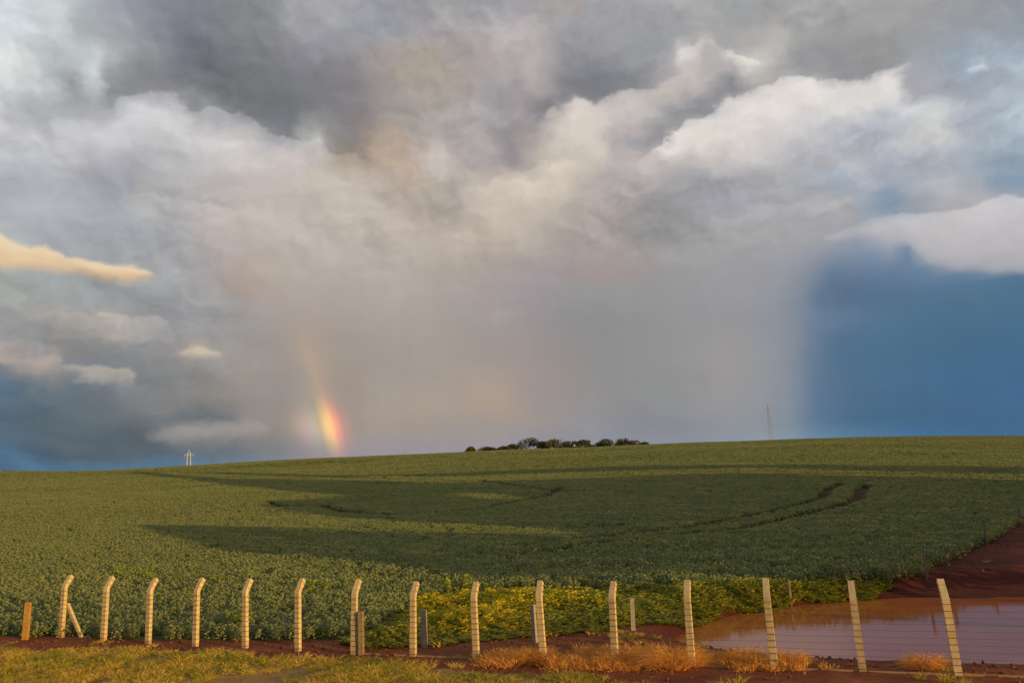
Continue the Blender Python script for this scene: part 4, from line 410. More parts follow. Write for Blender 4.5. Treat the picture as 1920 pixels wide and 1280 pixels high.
def empty(name, loc, rz=0):
    o = D.objects.new(name, None); col.objects.link(o); o.location = loc; o.rotation_euler[2] = rz; o.empty_display_size = .2
    return o
def rand_dir(zmin=-1., zmax=1.):
    z = rng.uniform(zmin, zmax); a = rng.uniform(0, 2 * math.pi); r = math.sqrt(max(0, 1 - z * z))
    return Vector((r * math.cos(a), r * math.sin(a), z))

# ------------------------------------------------------------------ materials
def new_mat(name):
    m = D.materials.new(name); m.use_nodes = True; t = m.node_tree; t.nodes.clear()
    out = t.nodes.new('ShaderNodeOutputMaterial'); return m, t, out
def lk(t, a, b): t.links.new(a, b)
def ramp(t, value, stops):
    r = t.nodes.new('ShaderNodeValToRGB'); e = r.color_ramp.elements
    while len(e) < len(stops): e.new(.5)
    for q, (p, c) in zip(e, stops): q.position = p
    for q, (p, c) in zip(e, stops): q.color = (*c, 1)
    lk(t, value, r.inputs[0]); return r.outputs[0]
def noise(t, scale, detail=3, rough=.5, vec=None, dist=0.):
    n = t.nodes.new('ShaderNodeTexNoise'); n.inputs['Scale'].default_value = scale; n.inputs['Detail'].default_value = detail
    n.inputs['Roughness'].default_value = rough; n.inputs['Distortion'].default_value = dist
    if vec is None:
        g = t.nodes.new('ShaderNodeNewGeometry'); vec = g.outputs['Position']
    lk(t, vec, n.inputs['Vector']); return n.outputs[0]
def mixc(t, f, a, b, mode='MIX'):
    n = t.nodes.new('ShaderNodeMix'); n.data_type = 'RGBA'; n.blend_type = mode
    for s, v in ((n.inputs[0], f), (n.inputs[6], a), (n.inputs[7], b)):
        if isinstance(v, bpy.types.NodeSocket): lk(t, v, s)
        else: s.default_value = v
    return n.outputs[2]
def mth(t, op, a, b=0., c=0., clamp=False):
    n = t.nodes.new('ShaderNodeMath'); n.operation = op; n.use_clamp = clamp
    for s, v in zip(n.inputs, (a, b, c)):
        if isinstance(v, bpy.types.NodeSocket): lk(t, v, s)
        else: s.default_value = v
    return n.outputs[0]
def foliage(name, stops, trans=.25, rough=.55, patch=None, slow=.45):
    """leaf material: colour varies from plant to plant and, slowly, over the ground"""
    m, t, out = new_mat(name)
    oi = t.nodes.new('ShaderNodeObjectInfo'); n = noise(t, .22 if patch is None else patch, 2)
    f = mth(t, 'ADD', mth(t, 'MULTIPLY', oi.outputs['Random'], 1 - slow), mth(t, 'MULTIPLY', n, slow))
    c = ramp(t, f, stops)
    p = t.nodes.new('ShaderNodeBsdfPrincipled'); lk(t, c, p.inputs['Base Color']); p.inputs['Roughness'].default_value = rough
    p.inputs['Specular IOR Level'].default_value = .35
    tr = t.nodes.new('ShaderNodeBsdfTranslucent'); lk(t, c, tr.inputs[0])
    ms = t.nodes.new('ShaderNodeMixShader'); ms.inputs[0].default_value = trans
    lk(t, p.outputs[0], ms.inputs[1]); lk(t, tr.outputs[0], ms.inputs[2]); lk(t, ms.outputs[0], out.inputs[0])
    return m
def plain(name, a, b, scale=6., rough=.8, bump=.0, bscale=40., detail=5):
    m, t, out = new_mat(name)
    c = ramp(t, noise(t, scale, detail, .6), [(.3, a), (.7, b)])
    p = t.nodes.new('ShaderNodeBsdfPrincipled'); lk(t, c, p.inputs['Base Color']); p.inputs['Roughness'].default_value = rough
    if bump:
        bp = t.nodes.new('ShaderNodeBump'); bp.inputs['Strength'].default_value = bump; bp.inputs['Distance'].default_value = .02
        lk(t, noise(t, bscale, 4), bp.inputs['Height']); lk(t, bp.outputs[0], p.inputs['Normal'])
    lk(t, p.outputs[0], out.inputs[0]); return m

M_crop = foliage('crop_leaf', [(.2, (.20, .245, .105)), (.5, (.245, .285, .110)), (.85, (.29, .315, .112))], .40)
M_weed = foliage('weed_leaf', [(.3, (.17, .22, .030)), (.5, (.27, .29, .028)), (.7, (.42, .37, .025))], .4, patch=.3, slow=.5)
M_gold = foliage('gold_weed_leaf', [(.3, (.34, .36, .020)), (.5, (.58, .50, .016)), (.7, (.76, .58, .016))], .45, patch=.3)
M_yell = foliage('young_leaf', [(.2, (.22, .30, .02)), (.8, (.34, .38, .03))], .35)
M_grass = foliage('verge_grass', [(.25, (.20, .23, .025)), (.42, (.46, .40, .04)), (.6, (.70, .48, .08)), (.8, (.78, .52, .14))], .42, patch=.45, slow=.6)
M_straw = foliage('dry_straw', [(.2, (.72, .34, .07)), (.8, (.88, .48, .12))], .5, .7, patch=1.5)
M_tree = foliage('tree_leaf', [(.2, (.055, .070, .018)), (.8, (.12, .125, .032))], .25)
M_bark = plain('bark', (.10, .075, .055), (.22, .17, .13), 3., .9, .5, 12.)
M_conc, t, out = new_mat('concrete')
oi = t.nodes.new('ShaderNodeObjectInfo'); tco = t.nodes.new('ShaderNodeTexCoord')
mp = t.nodes.new('ShaderNodeMapping'); lk(t, tco.outputs['Object'], mp.inputs[0]); mp.inputs['Scale'].default_value = (9, 9, .9)
ad = t.nodes.new('ShaderNodeVectorMath'); ad.operation = 'ADD'; lk(t, mp.outputs[0], ad.inputs[0])
cm = t.nodes.new('ShaderNodeCombineXYZ'); lk(t, mth(t, 'MULTIPLY', oi.outputs['Random'], 50.), cm.inputs[0]); lk(t, cm.outputs[0], ad.inputs[1])
streak = noise(t, 1.6, 4, .6, ad.outputs[0]); blot = noise(t, 3., 5, .6)
c = ramp(t, blot, [(.3, (.47, .36, .19)), (.7, (.68, .53, .31))])
c = mixc(t, mth(t, 'MULTIPLY_ADD', streak, 3.2, -1.75, True), c, (.27, .20, .11, 1))
c = mixc(t, mth(t, 'MULTIPLY', oi.outputs['Random'], .35), c, (.44, .35, .22, 1))
sz = t.nodes.new('ShaderNodeSeparateXYZ'); lk(t, tco.outputs['Object'], sz.inputs[0])
spl = mth(t, 'MULTIPLY_ADD', mth(t, 'ADD', sz.outputs[2], mth(t, 'MULTIPLY', blot, .5)), -2.6, 1.35, True)
c = mixc(t, mth(t, 'MULTIPLY', spl, .6), c, (.26, .085, .03, 1))
p = t.nodes.new('ShaderNodeBsdfPrincipled'); lk(t, c, p.inputs['Base Color']); p.inputs['Roughness'].default_value = .92
bp = t.nodes.new('ShaderNodeBump'); bp.inputs['Strength'].default_value = .5; bp.inputs['Distance'].default_value = .02
lk(t, noise(t, 28., 4), bp.inputs['Height']); lk(t, bp.outputs[0], p.inputs['Normal']); lk(t, p.outputs[0], out.inputs[0])
M_concg = plain('weathered_concrete', (.20, .18, .15), (.38, .34, .28), 4., .95, .4, 50.)
M_wood = plain('grey_wood', (.16, .11, .06), (.32, .24, .14), 9., .9, .4, 30.)
M_wire = plain('rusty_wire', (.045, .03, .022), (.09, .06, .045), 20., .6)
M_steel = plain('pale_steel', (.55, .55, .55), (.68, .68, .67), 1., .6)
M_haze = plain('hazed_steel', (.22, .25, .30), (.26, .29, .34), 1., .8)  # far mast: rain haze put into the colour, close to the sky behind

# ground: red earth, with a dark floor under the crop and a thin thatch under the grass
M_ground, t, out = new_mat('red_earth')
at = t.nodes.new('ShaderNodeAttribute'); at.attribute_name = 'cover'
sp = t.nodes.new('ShaderNodeSeparateColor'); lk(t, at.outputs['Color'], sp.inputs[0])
big = noise(t, .55, 4, .6); fine = noise(t, 5., 6, .65)
soil = ramp(t, mth(t, 'ADD', mth(t, 'MULTIPLY', big, .5), mth(t, 'MULTIPLY', fine, .5)), [(.32, (.105, .029, .012)), (.5, (.185, .054, .020)), (.68, (.29, .100, .036))])
floor = ramp(t, big, [(.3, (.055, .062, .024)), (.7, (.085, .088, .034))])
thatch = ramp(t, fine, [(.3, (.20, .10, .03)), (.7, (.42, .27, .08))])
def edge(x): return mth(t, 'MULTIPLY_ADD', mth(t, 'ADD', x, mth(t, 'MULTIPLY', mth(t, 'SUBTRACT', fine, .5), .9)), 5., -2., True)
c = mixc(t, edge(sp.outputs[1]), soil, thatch)
c = mixc(t, edge(sp.outputs[0]), c, floor)
c = mixc(t, mth(t, 'MULTIPLY', sp.outputs[2], .85), c, (.052, .008, .008, 1))  # dark maroon for the damp pond rim and the painted bank shade
p = t.nodes.new('ShaderNodeBsdfPrincipled'); lk(t, c, p.inputs['Base Color']); p.inputs['Roughness'].default_value = .95
p.inputs['Specular IOR Level'].default_value = .2
bp = t.nodes.new('ShaderNodeBump'); bp.inputs['Strength'].default_value = .8; bp.inputs['Distance'].default_value = .05
lk(t, fine, bp.inputs['Height']); lk(t, bp.outputs[0], p.inputs['Normal']); lk(t, p.outputs[0], out.inputs[0])

# muddy water
M_water, t, out = new_mat('muddy_water')
p = t.nodes.new('ShaderNodeBsdfPrincipled'); p.inputs['Roughness'].default_value = .06; p.inputs['IOR'].default_value = 1.33
lk(t, ramp(t, noise(t, .25, 3), [(.3, (.36, .105, .034)), (.7, (.44, .14, .046))]), p.inputs['Base Color'])
p.inputs['Specular IOR Level'].default_value = .68
bp = t.nodes.new('ShaderNodeBump'); bp.inputs['Strength'].default_value = .12; bp.inputs['Distance'].default_value = .02
mp = t.nodes.new('ShaderNodeMapping'); g = t.nodes.new('ShaderNodeNewGeometry'); lk(t, g.outputs['Position'], mp.inputs[0]); mp.inputs['Scale'].default_value = (.9, 2.6, 1)
lk(t, noise(t, 2.2, 3, .5, mp.outputs[0]), bp.inputs['Height']); lk(t, bp.outputs[0], p.inputs['Normal']); lk(t, p.outputs[0], out.inputs[0])

# ------------------------------------------------------------------ ground sheet
rad = [.8]
while rad[-1] < 6000: rad.append(rad[-1] * 1.018 + .02)
rad = np.array(rad)
azs = np.concatenate([np.arange(-180, -46, 3.), np.arange(-46, 46, .32), np.arange(46, 180, 3.)]) * math.pi / 180
RR, AA = np.meshgrid(rad, azs, indexing='ij')
GX_, GY_ = RR * np.sin(AA), RR * np.cos(AA)
GZ = height(GX_, GY_) + fnoise(GX_ * 1.1, GY_ * 1.1, 21, 3) * .10 * smooth(-RR, -60, -40)
nr, na = RR.shape
vs = np.stack([GX_.ravel(), GY_.ravel(), GZ.ravel()], -1)
vs = np.concatenate([[[0, 0, hgt(0, .01)]], vs])
ii = (np.arange(nr - 1)[:, None] * na + np.arange(na)[None, :]).ravel() + 1
jj = (np.arange(nr - 1)[:, None] * na + (np.arange(na)[None, :] + 1) % na).ravel() + 1
quads = np.stack([ii, ii + na, jj + na, jj], -1)
fan = [(0, 1 + k, 1 + (k + 1) % na) for k in range(na)]
me = D.meshes.new('ground'); me.from_pydata(vs.tolist(), [], quads.tolist() + fan); me.materials.append(M_ground)
me.polygons.foreach_set('use_smooth', [True] * len(me.polygons))
cov = np.zeros((len(vs), 4), np.float32); cov[:, 3] = 1
near = np.hypot(vs[:, 0], vs[:, 1]) < 900
x_, y_ = vs[:, 0], vs[:, 1]
cov[:, 0] = np.maximum(smooth(-sdist(x_, y_, CROP), -.5, .6), (np.hypot(x_, y_) > 420))
cov[:, 1] = np.maximum(smooth(-sdist(x_, y_, WEED), -.6, .6), smooth(-sdist(x_, y_, GRASS), -.7, .7))
cov[:, 2] = np.maximum(smooth(-sdist(x_, y_, POND), -1.3, -.2), smooth(x_ * .45 + y_, 42, 47) * (.8 + fnoise(x_ * .4, y_ * .4, 61)))   # damp pond rim, plus the far bank's shade put into the earth colour
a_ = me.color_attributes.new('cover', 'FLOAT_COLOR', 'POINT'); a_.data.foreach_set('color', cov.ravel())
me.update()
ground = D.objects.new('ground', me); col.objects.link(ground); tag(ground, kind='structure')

m = MB(); m.add([(x, y, -.5) for x, y in POND], [tuple(range(len(POND)))])
# swell the sheet a little so that its rim lies under the bank
cx_ = sum(p[0] for p in POND) / len(POND); cy_ = sum(p[1] for p in POND) / len(POND)
m.v = [(cx_ + (x - cx_) * 1.04, cy_ + (y - cy_) * 1.06, z) for x, y, z in m.v]
tag(m.build('pond_water', M_water), kind='structure')

# ------------------------------------------------------------------ scattered vegetation (nobody could count it)
def scatter(name, pts, rot, scl, idx, variants, label, cat, m):
    me = D.meshes.new(name); me.vertices.add(len(pts)); me.vertices.foreach_set('co', np.asarray(pts, np.float32).ravel())
    for nm, ty, dat, key in (('rot', 'FLOAT_VECTOR', rot, 'vector'), ('scl', 'FLOAT_VECTOR', scl, 'vector'), ('idx', 'INT', idx, 'value')):
        a = me.attributes.new(nm, ty, 'POINT'); a.data.foreach_set(key, np.asarray(dat, np.int32 if ty == 'INT' else np.float32).ravel())
    me.materials.append(m); me.update()
    o = D.objects.new(name, me); col.objects.link(o); tag(o, label, cat, kind='stuff')
    ng = D.node_groups.new(name + '_scatter', 'GeometryNodeTree')
    ng.interface.new_socket('Geometry', in_out='INPUT', socket_type='NodeSocketGeometry')
    ng.interface.new_socket('Geometry', in_out='OUTPUT', socket_type='NodeSocketGeometry')
    N = ng.nodes; gi = N.new('NodeGroupInput'); go = N.new('NodeGroupOutput'); jn = N.new('GeometryNodeJoinGeometry')
    def attr(nm, ty):
        n = N.new('GeometryNodeInputNamedAttribute'); n.data_type = ty; n.inputs[0].default_value = nm; return n.outputs[0]
    for k, vmesh in enumerate(variants):
        vo = D.objects.new(name + '_plant', vmesh)
        oi = N.new('GeometryNodeObjectInfo'); oi.inputs['Object'].default_value = vo; oi.inputs['As Instance'].default_value = True
        ip = N.new('GeometryNodeInstanceOnPoints')
        cmp = N.new('FunctionNodeCompare'); cmp.data_type = 'INT'; cmp.operation = 'EQUAL'
        ng.links.new(attr('idx', 'INT'), cmp.inputs[2]); cmp.inputs[3].default_value = k
        ng.links.new(gi.outputs[0], ip.inputs['Points']); ng.links.new(cmp.outputs[0], ip.inputs['Selection'])
        ng.links.new(oi.outputs['Geometry'], ip.inputs['Instance'])
        ng.links.new(attr('rot', 'FLOAT_VECTOR'), ip.inputs['Rotation']); ng.links.new(attr('scl', 'FLOAT_VECTOR'), ip.inputs['Scale'])
        ng.links.new(ip.outputs[0], jn.inputs[0])
    ng.links.new(jn.outputs[0], go.inputs[0])
    md = o.modifiers.new('scatter', 'NODES'); md.node_group = ng
    return o

def soy(k):
    r_ = random.Random(50 + k); m = MB()
    for i in range(66):
        a = r_.uniform(0, 2 * math.pi); q = math.sqrt(r_.random()) * .30; h = .74 - .45 * (q / .3) ** 2 * r_.uniform(.5, 1.2) - r_.random() * .28
        p = Vector((q * math.cos(a), q * math.sin(a), max(h, .08)))
        d = Vector((math.cos(a + r_.uniform(-.9, .9)), math.sin(a + r_.uniform(-.9, .9)), r_.uniform(-.5, .45)))
        up = to_sun * 2.0 + Vector((r_.uniform(-.9, .9), r_.uniform(-.9, .9), r_.uniform(0, 1.1)))   # soybean leaves turn to the sun
        m.leaf(p, d, up, r_.uniform(.09, .145), r_.uniform(.07, .105))
    for i in range(3):
        a = r_.uniform(0, 6.28); m.tube([(0, 0, 0), (.1 * math.cos(a), .1 * math.sin(a), .5)], [.01, .005], 4, False)
    return m.mesh('soy_plant', M_crop)
def weed(k, mat_, h=1.):
    r_ = random.Random(90 + k); m = MB()
    for i in range(9):
        a = r_.uniform(0, 6.28); b = r_.uniform(.05, .35); top = Vector((b * math.cos(a), b * math.sin(a), h * r_.uniform(.45, 1.)))
        m.tube([(b * .3 * math.cos(a), b * .3 * math.sin(a), 0), top], [.008, .003], 3, False)
        for j in range(7):
            f = r_.uniform(.2, 1.); p = top * f; a2 = r_.uniform(0, 6.28)
            m.leaf(p, (math.cos(a2), math.sin(a2), r_.uniform(-.2, .8)), to_sun + rand_dir(), r_.uniform(.12, .22), r_.uniform(.06, .11))
    return m.mesh('weed_plant', mat_)
def tuft(k, mat_, n=26, h=.3, spread=.16):
    r_ = random.Random(130 + k); m = MB()
    for i in range(n):
        a = r_.uniform(0, 6.28); q = r_.random() * spread
        m.blade((q * math.cos(a), q * math.sin(a), 0), (math.cos(a) * .7 * r_.random(), math.sin(a) * .7 * r_.random(), 1), h * r_.uniform(.5, 1.1), .016, r_.uniform(.2, 1.))
    return m.mesh('grass_tuft', mat_)

def spread(r0, r1, dens, azmax=.70):
    n = int(dens * azmax * (r1 * r1 - r0 * r0))
    r = np.sqrt(nrng.uniform(r0 * r0, r1 * r1, n)); a = nrng.uniform(-azmax, azmax, n)
    return r * np.sin(a), r * np.cos(a)
FDIR = (.9405, -.3397)                               # crop rows run roughly along the fence
tseg = [(tuple(t_[i]), tuple(t_[i + 1])) for t_ in TRACKS for i in range(len(t_) - 1)]
PX, PY, SC = [], [], []
for r0, r1, dens, s in ((30, 60, 9., .92), (60, 95, 7., 1.05), (95, 150, 4., 1.4), (150, 230, 2.0, 2.0), (230, 345, 1.1, 2.7)):
    x, y = spread(r0, r1, dens)
    k = (sdist(x, y, CROP) < -.05)
    x, y = x[k], y[k]
    td = seg_dist(x, y, tseg); rr_ = np.hypot(x, y)
    gap = fnoise(x * .35, y * .55, 31, 3)
    k = (td > .40 + .0045 * rr_) & (gap > -.33)
    PX.append(x[k]); PY.append(y[k]); SC.append(np.full(k.sum(), s))
PX, PY, SC = map(np.concatenate, (PX, PY, SC)); n = len(PX)
flat = .35 + .65 * smooth(-np.hypot(PX, PY), -75, -50)          # the canopy evens out away from the headland
hv = .88 + flat * (.5 * fnoise(PX * .25, PY * .4, 41, 3) + nrng.uniform(-.12, .12, n))
pz = height(PX, PY)
rot = np.zeros((n, 3)); rot[:, 2] = nrng.uniform(-.7, .7, n); rot[:, :2] = nrng.uniform(-.15, .15, (n, 2))
w_ = SC * nrng.uniform(.85, 1.2, n)
scatter('soybean_crop', np.stack([PX, PY, pz], -1), rot, np.stack([w_, w_, hv * np.where(np.hypot(PX, PY) < 58, 1., .80)], -1), nrng.randint(0, 5, n),
        [soy(k) for k in range(5)], 'dense green soybean crop covering the rolling hillside', 'crop', M_crop)

# weeds on the headland
WP = np.array(WEED); x = nrng.uniform(WP[:, 0].min(), WP[:, 0].max(), 60000); y = nrng.uniform(WP[:, 1].min(), WP[:, 1].max(), 60000)
k = (sdist(x, y, WEED) < .35 + 1.8 * fnoise(x * .45, y * .45, 5)) & (fnoise(x * .5, y * .5, 15) > -.28); x, y = x[k], y[k]
n = min(len(x), 5200); x, y = x[:n], y[:n]
hv = .22 + .60 * np.clip(.5 + 2.2 * fnoise(x * .35, y * .35, 55, 3), 0, 1) ** 1.3 + nrng.uniform(-.12, .2, n)
hv *= .45 + .55 * smooth(-sdist(x, y, WEED), 0, 1.3)
rot = np.zeros((n, 3)); rot[:, 2] = nrng.uniform(-.8, .8, n); sc3 = np.stack([nrng.uniform(.8, 1.2, n)] * 2 + [hv], -1); wz = height(x, y)
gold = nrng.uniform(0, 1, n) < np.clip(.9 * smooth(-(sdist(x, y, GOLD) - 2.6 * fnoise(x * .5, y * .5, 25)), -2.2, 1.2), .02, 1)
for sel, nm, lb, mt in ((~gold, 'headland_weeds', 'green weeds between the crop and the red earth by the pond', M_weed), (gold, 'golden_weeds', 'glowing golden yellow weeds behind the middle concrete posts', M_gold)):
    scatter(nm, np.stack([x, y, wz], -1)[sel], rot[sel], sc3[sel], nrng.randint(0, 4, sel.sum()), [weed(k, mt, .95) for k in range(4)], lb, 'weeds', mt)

# verge grass in front of the fence, with sparse tufts on the bare earth
GP = np.array(GRASS); x = nrng.uniform(-34, 26, 90000); y = nrng.uniform(17, 44, 90000)
sd = sdist(x, y, GRASS); clump = fnoise(x * .5, y * .5, 71, 3)
k = (sd < .5 + 1.6 * clump) & (clump > -.12) & (np.abs(x) / y < .76) & (nrng.uniform(0, 1, len(x)) < .36)
k |= (sd >= .5) & (sdist(x, y, POND) > .8) & (sdist(x, y, CROP) > -.3) & (clump > .13) & (nrng.uniform(0, 1, len(x)) < .05)
x, y = x[k], y[k]; n = len(x)
rot = np.zeros((n, 3)); rot[:, 2] = nrng.uniform(0, 6.28, n); s = nrng.uniform(.6, 1.25, n) * (.75 + .9 * np.clip(fnoise(x * .4, y * .4, 81) + .3, 0, 1))
scatter('verge_grass', np.stack([x, y, height(x, y) + fnoise(x * 1.1, y * 1.1, 21, 3) * .10 - .01], -1), rot, np.stack([s * 1.2, s * 1.2, s * .8], -1), nrng.randint(0, 4, n),
        [tuft(k, M_grass) for k in range(4)], 'short sunlit yellow green grass on the verge below the fence', 'grass', M_grass)

# clods and stones on the bare earth
def clod(k):
    r_ = random.Random(300 + k); m = MB(); ph = [r_.uniform(.7, 1.2) for _ in range(14)]; vs_ = []
    for i, (za, ra, nn_) in enumerate(((1., 0, 1), (.45, .9, 6), (-.35, .95, 6), (-.8, 0, 1))):
        for q in range(nn_):
            a = q / max(nn_, 1) * 6.283 + i * .4; f = ph[(i * 5 + q) % 14]; vs_.append((ra * f * math.cos(a), ra * f * math.sin(a), za * f * .7))
    fs_ = [(0, 1 + q, 1 + (q + 1) % 6) for q in range(6)] + [(1 + q, 7 + q, 7 + (q + 1) % 6, 1 + (q + 1) % 6) for q in range(6)] + [(13, 7 + (q + 1) % 6, 7 + q) for q in range(6)]
    m.add(vs_, fs_); return m.mesh('clod', M_clod)
M_clod = plain('clod_earth', (.12, .032, .014), (.24, .08, .032), 5., .95, .5, 40.)
x = nrng.uniform(-32, 40, 40000); y = nrng.uniform(18, 75, 40000)
k = (sdist(x, y, GRASS) > .2) & (sdist(x, y, POND) > .15) & (sdist(x, y, CROP) > .3) & (sdist(x, y, WEED) > .1) & (np.abs(x) / y < .74) & (fnoise(x * .35, y * .35, 77, 3) > -.06)
x, y = x[k][:2600], y[k][:2600]; n = len(x); s = .018 + .07 * nrng.uniform(0, 1, n) ** 3.
scatter('earth_clods', np.stack([x, y, height(x, y) + fnoise(x * 1.1, y * 1.1, 21, 3) * .10 + s * .3], -1), nrng.uniform(0, 6.28, (n, 3)), np.stack([s, s * nrng.uniform(.7, 1.2, n), s * .8], -1), nrng.randint(0, 4, n),
        [clod(k) for k in range(4)], 'loose red earth clods on the bare ground by the fence', 'clods', M_clod)

# young yellow-green seedlings standing up out of the crop
YEL = [(-26.0, 50.4), (-25.2, 50.9), (-24.5, 49.1), (-23.7, 49.0), (-17.2, 46.3), (-20.6, 46.1), (-11.2, 42.8), (-3.5, 41.6), (-12.8, 35.1)]
pts = []
for (x, y) in YEL:
    for k in range(3): pts.append((x + rng.uniform(-.8, .8), y + rng.uniform(-.8, .8)))
n = len(pts); xy = np.array(pts); rot = np.zeros((n, 3)); rot[:, 2] = nrng.uniform(0, 6.28, n)
scatter('volunteer_weeds', np.stack([xy[:, 0], xy[:, 1], height(xy[:, 0], xy[:, 1])], -1), rot, np.tile(nrng.uniform(.9, 1.25, (n, 1)), (1, 3)), nrng.randint(0, 2, n),
        [weed(k + 7, M_yell, 1.) for k in range(2)], 'few bright yellow weeds poking out of the near crop', 'weeds', M_yell)

# ------------------------------------------------------------------ the concrete fence
(FX, FY), (FDX, FDY), FS = (-20.6, 34.83), (0.9405, -0.3397), 2.5
FN = (-FDY, FDX)                                     # away from the road
frz = math.atan2(FDY, FDX)
def fpos(n): return FX + FDX * FS * n, FY + FDY * FS * n
NP = 17; HV = 2.13
fence = empty('concrete_fence', (*fpos(0), hgt(*fpos(0))), 0)
tag(fence, 'long fence of sunlit concrete posts with bent tops and many wires', 'fence')
def post_mesh(k):
    r_ = random.Random(200 + k); m = MB(); w, d = .102, .08
    def sec(y, z, a, c=0.): return [(-a * w, y - a * d, z - c), (a * w, y - a * d, z - c), (a * w, y + a * d, z + c), (-a * w, y + a * d, z + c)]
    m.prism([sec(0, -.3, 1.04), sec(0, .6, 1.02), sec(0, 1.4, 1.), sec(0, HV - .03, .98), sec(.03, HV + .05, .96, -.03), sec(.30, HV + .45, .88, -.06)])
    me = m.mesh('post', M_conc)
    return me
pm = [post_mesh(k) for k in range(2)]
TIES = [.10 + .186 * k for k in range(11)]
tm = MB(); tm.box(-.110, .110, -.089, -.083, -.0055, .0055); tm.box(-.111, -.104, -.089, .085, -.0055, .0055); tm.box(.104, .111, -.089, .085, -.0055, .0055)
tie_me = tm.mesh('wire_tie', M_wire)
base = {}
fl = fence.location.copy()
for n in range(NP):
    x, y = fpos(n); z = hgt(x, y); base[n] = (x, y, z)
    o = D.objects.new('post', pm[n % 2]); col.objects.link(o); o.parent = fence
    o.location = Vector((x, y, z)) - fl; o.rotation_euler = (R(rng.uniform(-1.1, 1.1)), R(rng.uniform(-1.2, 1.2)), frz + R(rng.uniform(-4, 4)))
    o.scale = (1, 1, 1 + rng.uniform(-.02, .02))
    for h in TIES:
        q = D.objects.new('wire_tie', tie_me); col.objects.link(q); q.parent = o; q.location = (0, 0, h + rng.uniform(-.008, .008)); q.rotation_euler[1] = R(rng.uniform(-1.5, 1.5))
    for h, yy in ((HV + .16, .10), (HV + .34, .22)):
        q = D.objects.new('wire_tie', tie_me); col.objects.link(q); q.parent = o; q.location = (0, yy, h); q.scale = (.94, .9, .8); q.rotation_euler[0] = R(-32)
for k, h in enumerate(TIES + [HV + .16, HV + .34]):
    pts = []; yy = -.097 if k < 11 else (.02 if k == 11 else .14)
    for n in range(NP):
        x, y, z = base[n]; a = Vector((x + FN[0] * yy, y + FN[1] * yy, z + h)) - fl
        if pts:
            b = pts[-1]; pts += [b.lerp(a, .25) - Vector((0, 0, .012)), b.lerp(a, .5) - Vector((0, 0, .018)), b.lerp(a, .75) - Vector((0, 0, .012))]
        pts.append(a)
    m = MB(); m.tube(pts, .0035, 3); m.build('wire', M_wire, fence)
# raking strut on the corner post
m = MB(); x, y, z = base[0]
a = Vector((x + FDX * 1.12 + FN[0] * .15, y + FDY * 1.12 + FN[1] * .15, z - .12)) - fl; b = Vector((x + FDX * .06 + FN[0] * .15, y + FDY * .06 + FN[1] * .15, z + 1.42)) - fl
ax = Vector((FDX, FDY, 0)) * .075; ay = Vector((FN[0], FN[1], 0)) * .06
m.prism([[q - ax - ay, q + ax - ay, q + ax + ay, q - ax + ay] for q in (a, b)]); m.build('strut', M_conc, fence)
# low concrete boards along the foot of the fence
for n in range(6, NP - 1):
    a = Vector(base[n]) - fl; b = Vector(base[n + 1]) - fl; dv = (b - a).normalized(); a = a + dv * .14; b = b - dv * .14
    nn = Vector((FN[0], FN[1], 0)) * .03; up = Vector((0, 0, 1)); j0, j1 = rng.uniform(.04, .07), rng.uniform(.04, .07); m = MB()
    m.prism([[a - nn - up * .2, a + nn - up * .2, a + nn + up * j0, a - nn + up * j0], [b - nn - up * .2, b + nn - up * .2, b + nn + up * j1, b - nn + up * j1]])
    m.build('base_board', M_conc, fence)

# ------------------------------------------------------------------ older, lower fence along the field and the red bank
p0 = OLD_POSTS[0]; of = empty('old_wire_fence', (p0[0], p0[1], hgt(p0[0], p0[1])))
tag(of, 'low old wire fence of short weathered posts behind the tall concrete fence', 'fence')
ol = of.location.copy(); tops = []
for k, (x, y, h) in enumerate(OLD_POSTS):
    z = hgt(x, y); m = MB(); a = .085 if k < 4 else .055; tw = rng.uniform(0, 1)
    def sec(zz, s, ox=0., oy=0.):
        return [(ox + s * math.cos(tw + q * math.pi / 2), oy + s * math.sin(tw + q * math.pi / 2), zz) for q in range(4)]
    lx, ly = rng.uniform(-.05, .05), rng.uniform(-.05, .05)
    m.prism([sec(-.3, a * 1.5), sec(h * .5, a * 1.45, lx * .5, ly * .5), sec(h - .02, a * 1.4, lx, ly), sec(h, a * 1.2, lx, ly)])
    m.build('post', (M_concg if k < 4 else M_bark) if k != 0 else M_wood, of, Vector((x, y, z)) - ol)
    tops.append((Vector((x, y, z)) - ol, h))
for f in (.35, .65, .93):
    pts = [q + Vector((0, 0, h * f)) for q, h in tops]; m = MB(); m.tube(pts, .004, 3); m.build('wire', M_wire, of)
sx_, sy_ = (-22.01, 34.55)
m = MB(); h = 1.55
def sec(zz, s, ox=0.): return [(ox - s, -s * .7, zz), (ox + s, -s * .75, zz), (ox + s * .9, s * .7, zz), (ox - s, s * .8, zz)]
m.prism([sec(-.3, .12), sec(.8, .118, .015), sec(h - .05, .112, .02), sec(h, .09, .022)])
o = m.build('wooden_stake', plain('ochre_wood', (.30, .15, .035), (.46, .26, .07), 7., .9, .4, 30.), None, (sx_, sy_, hgt(sx_, sy_)))
tag(o, 'lone short ochre wooden stake left of the corner concrete post', 'stake')

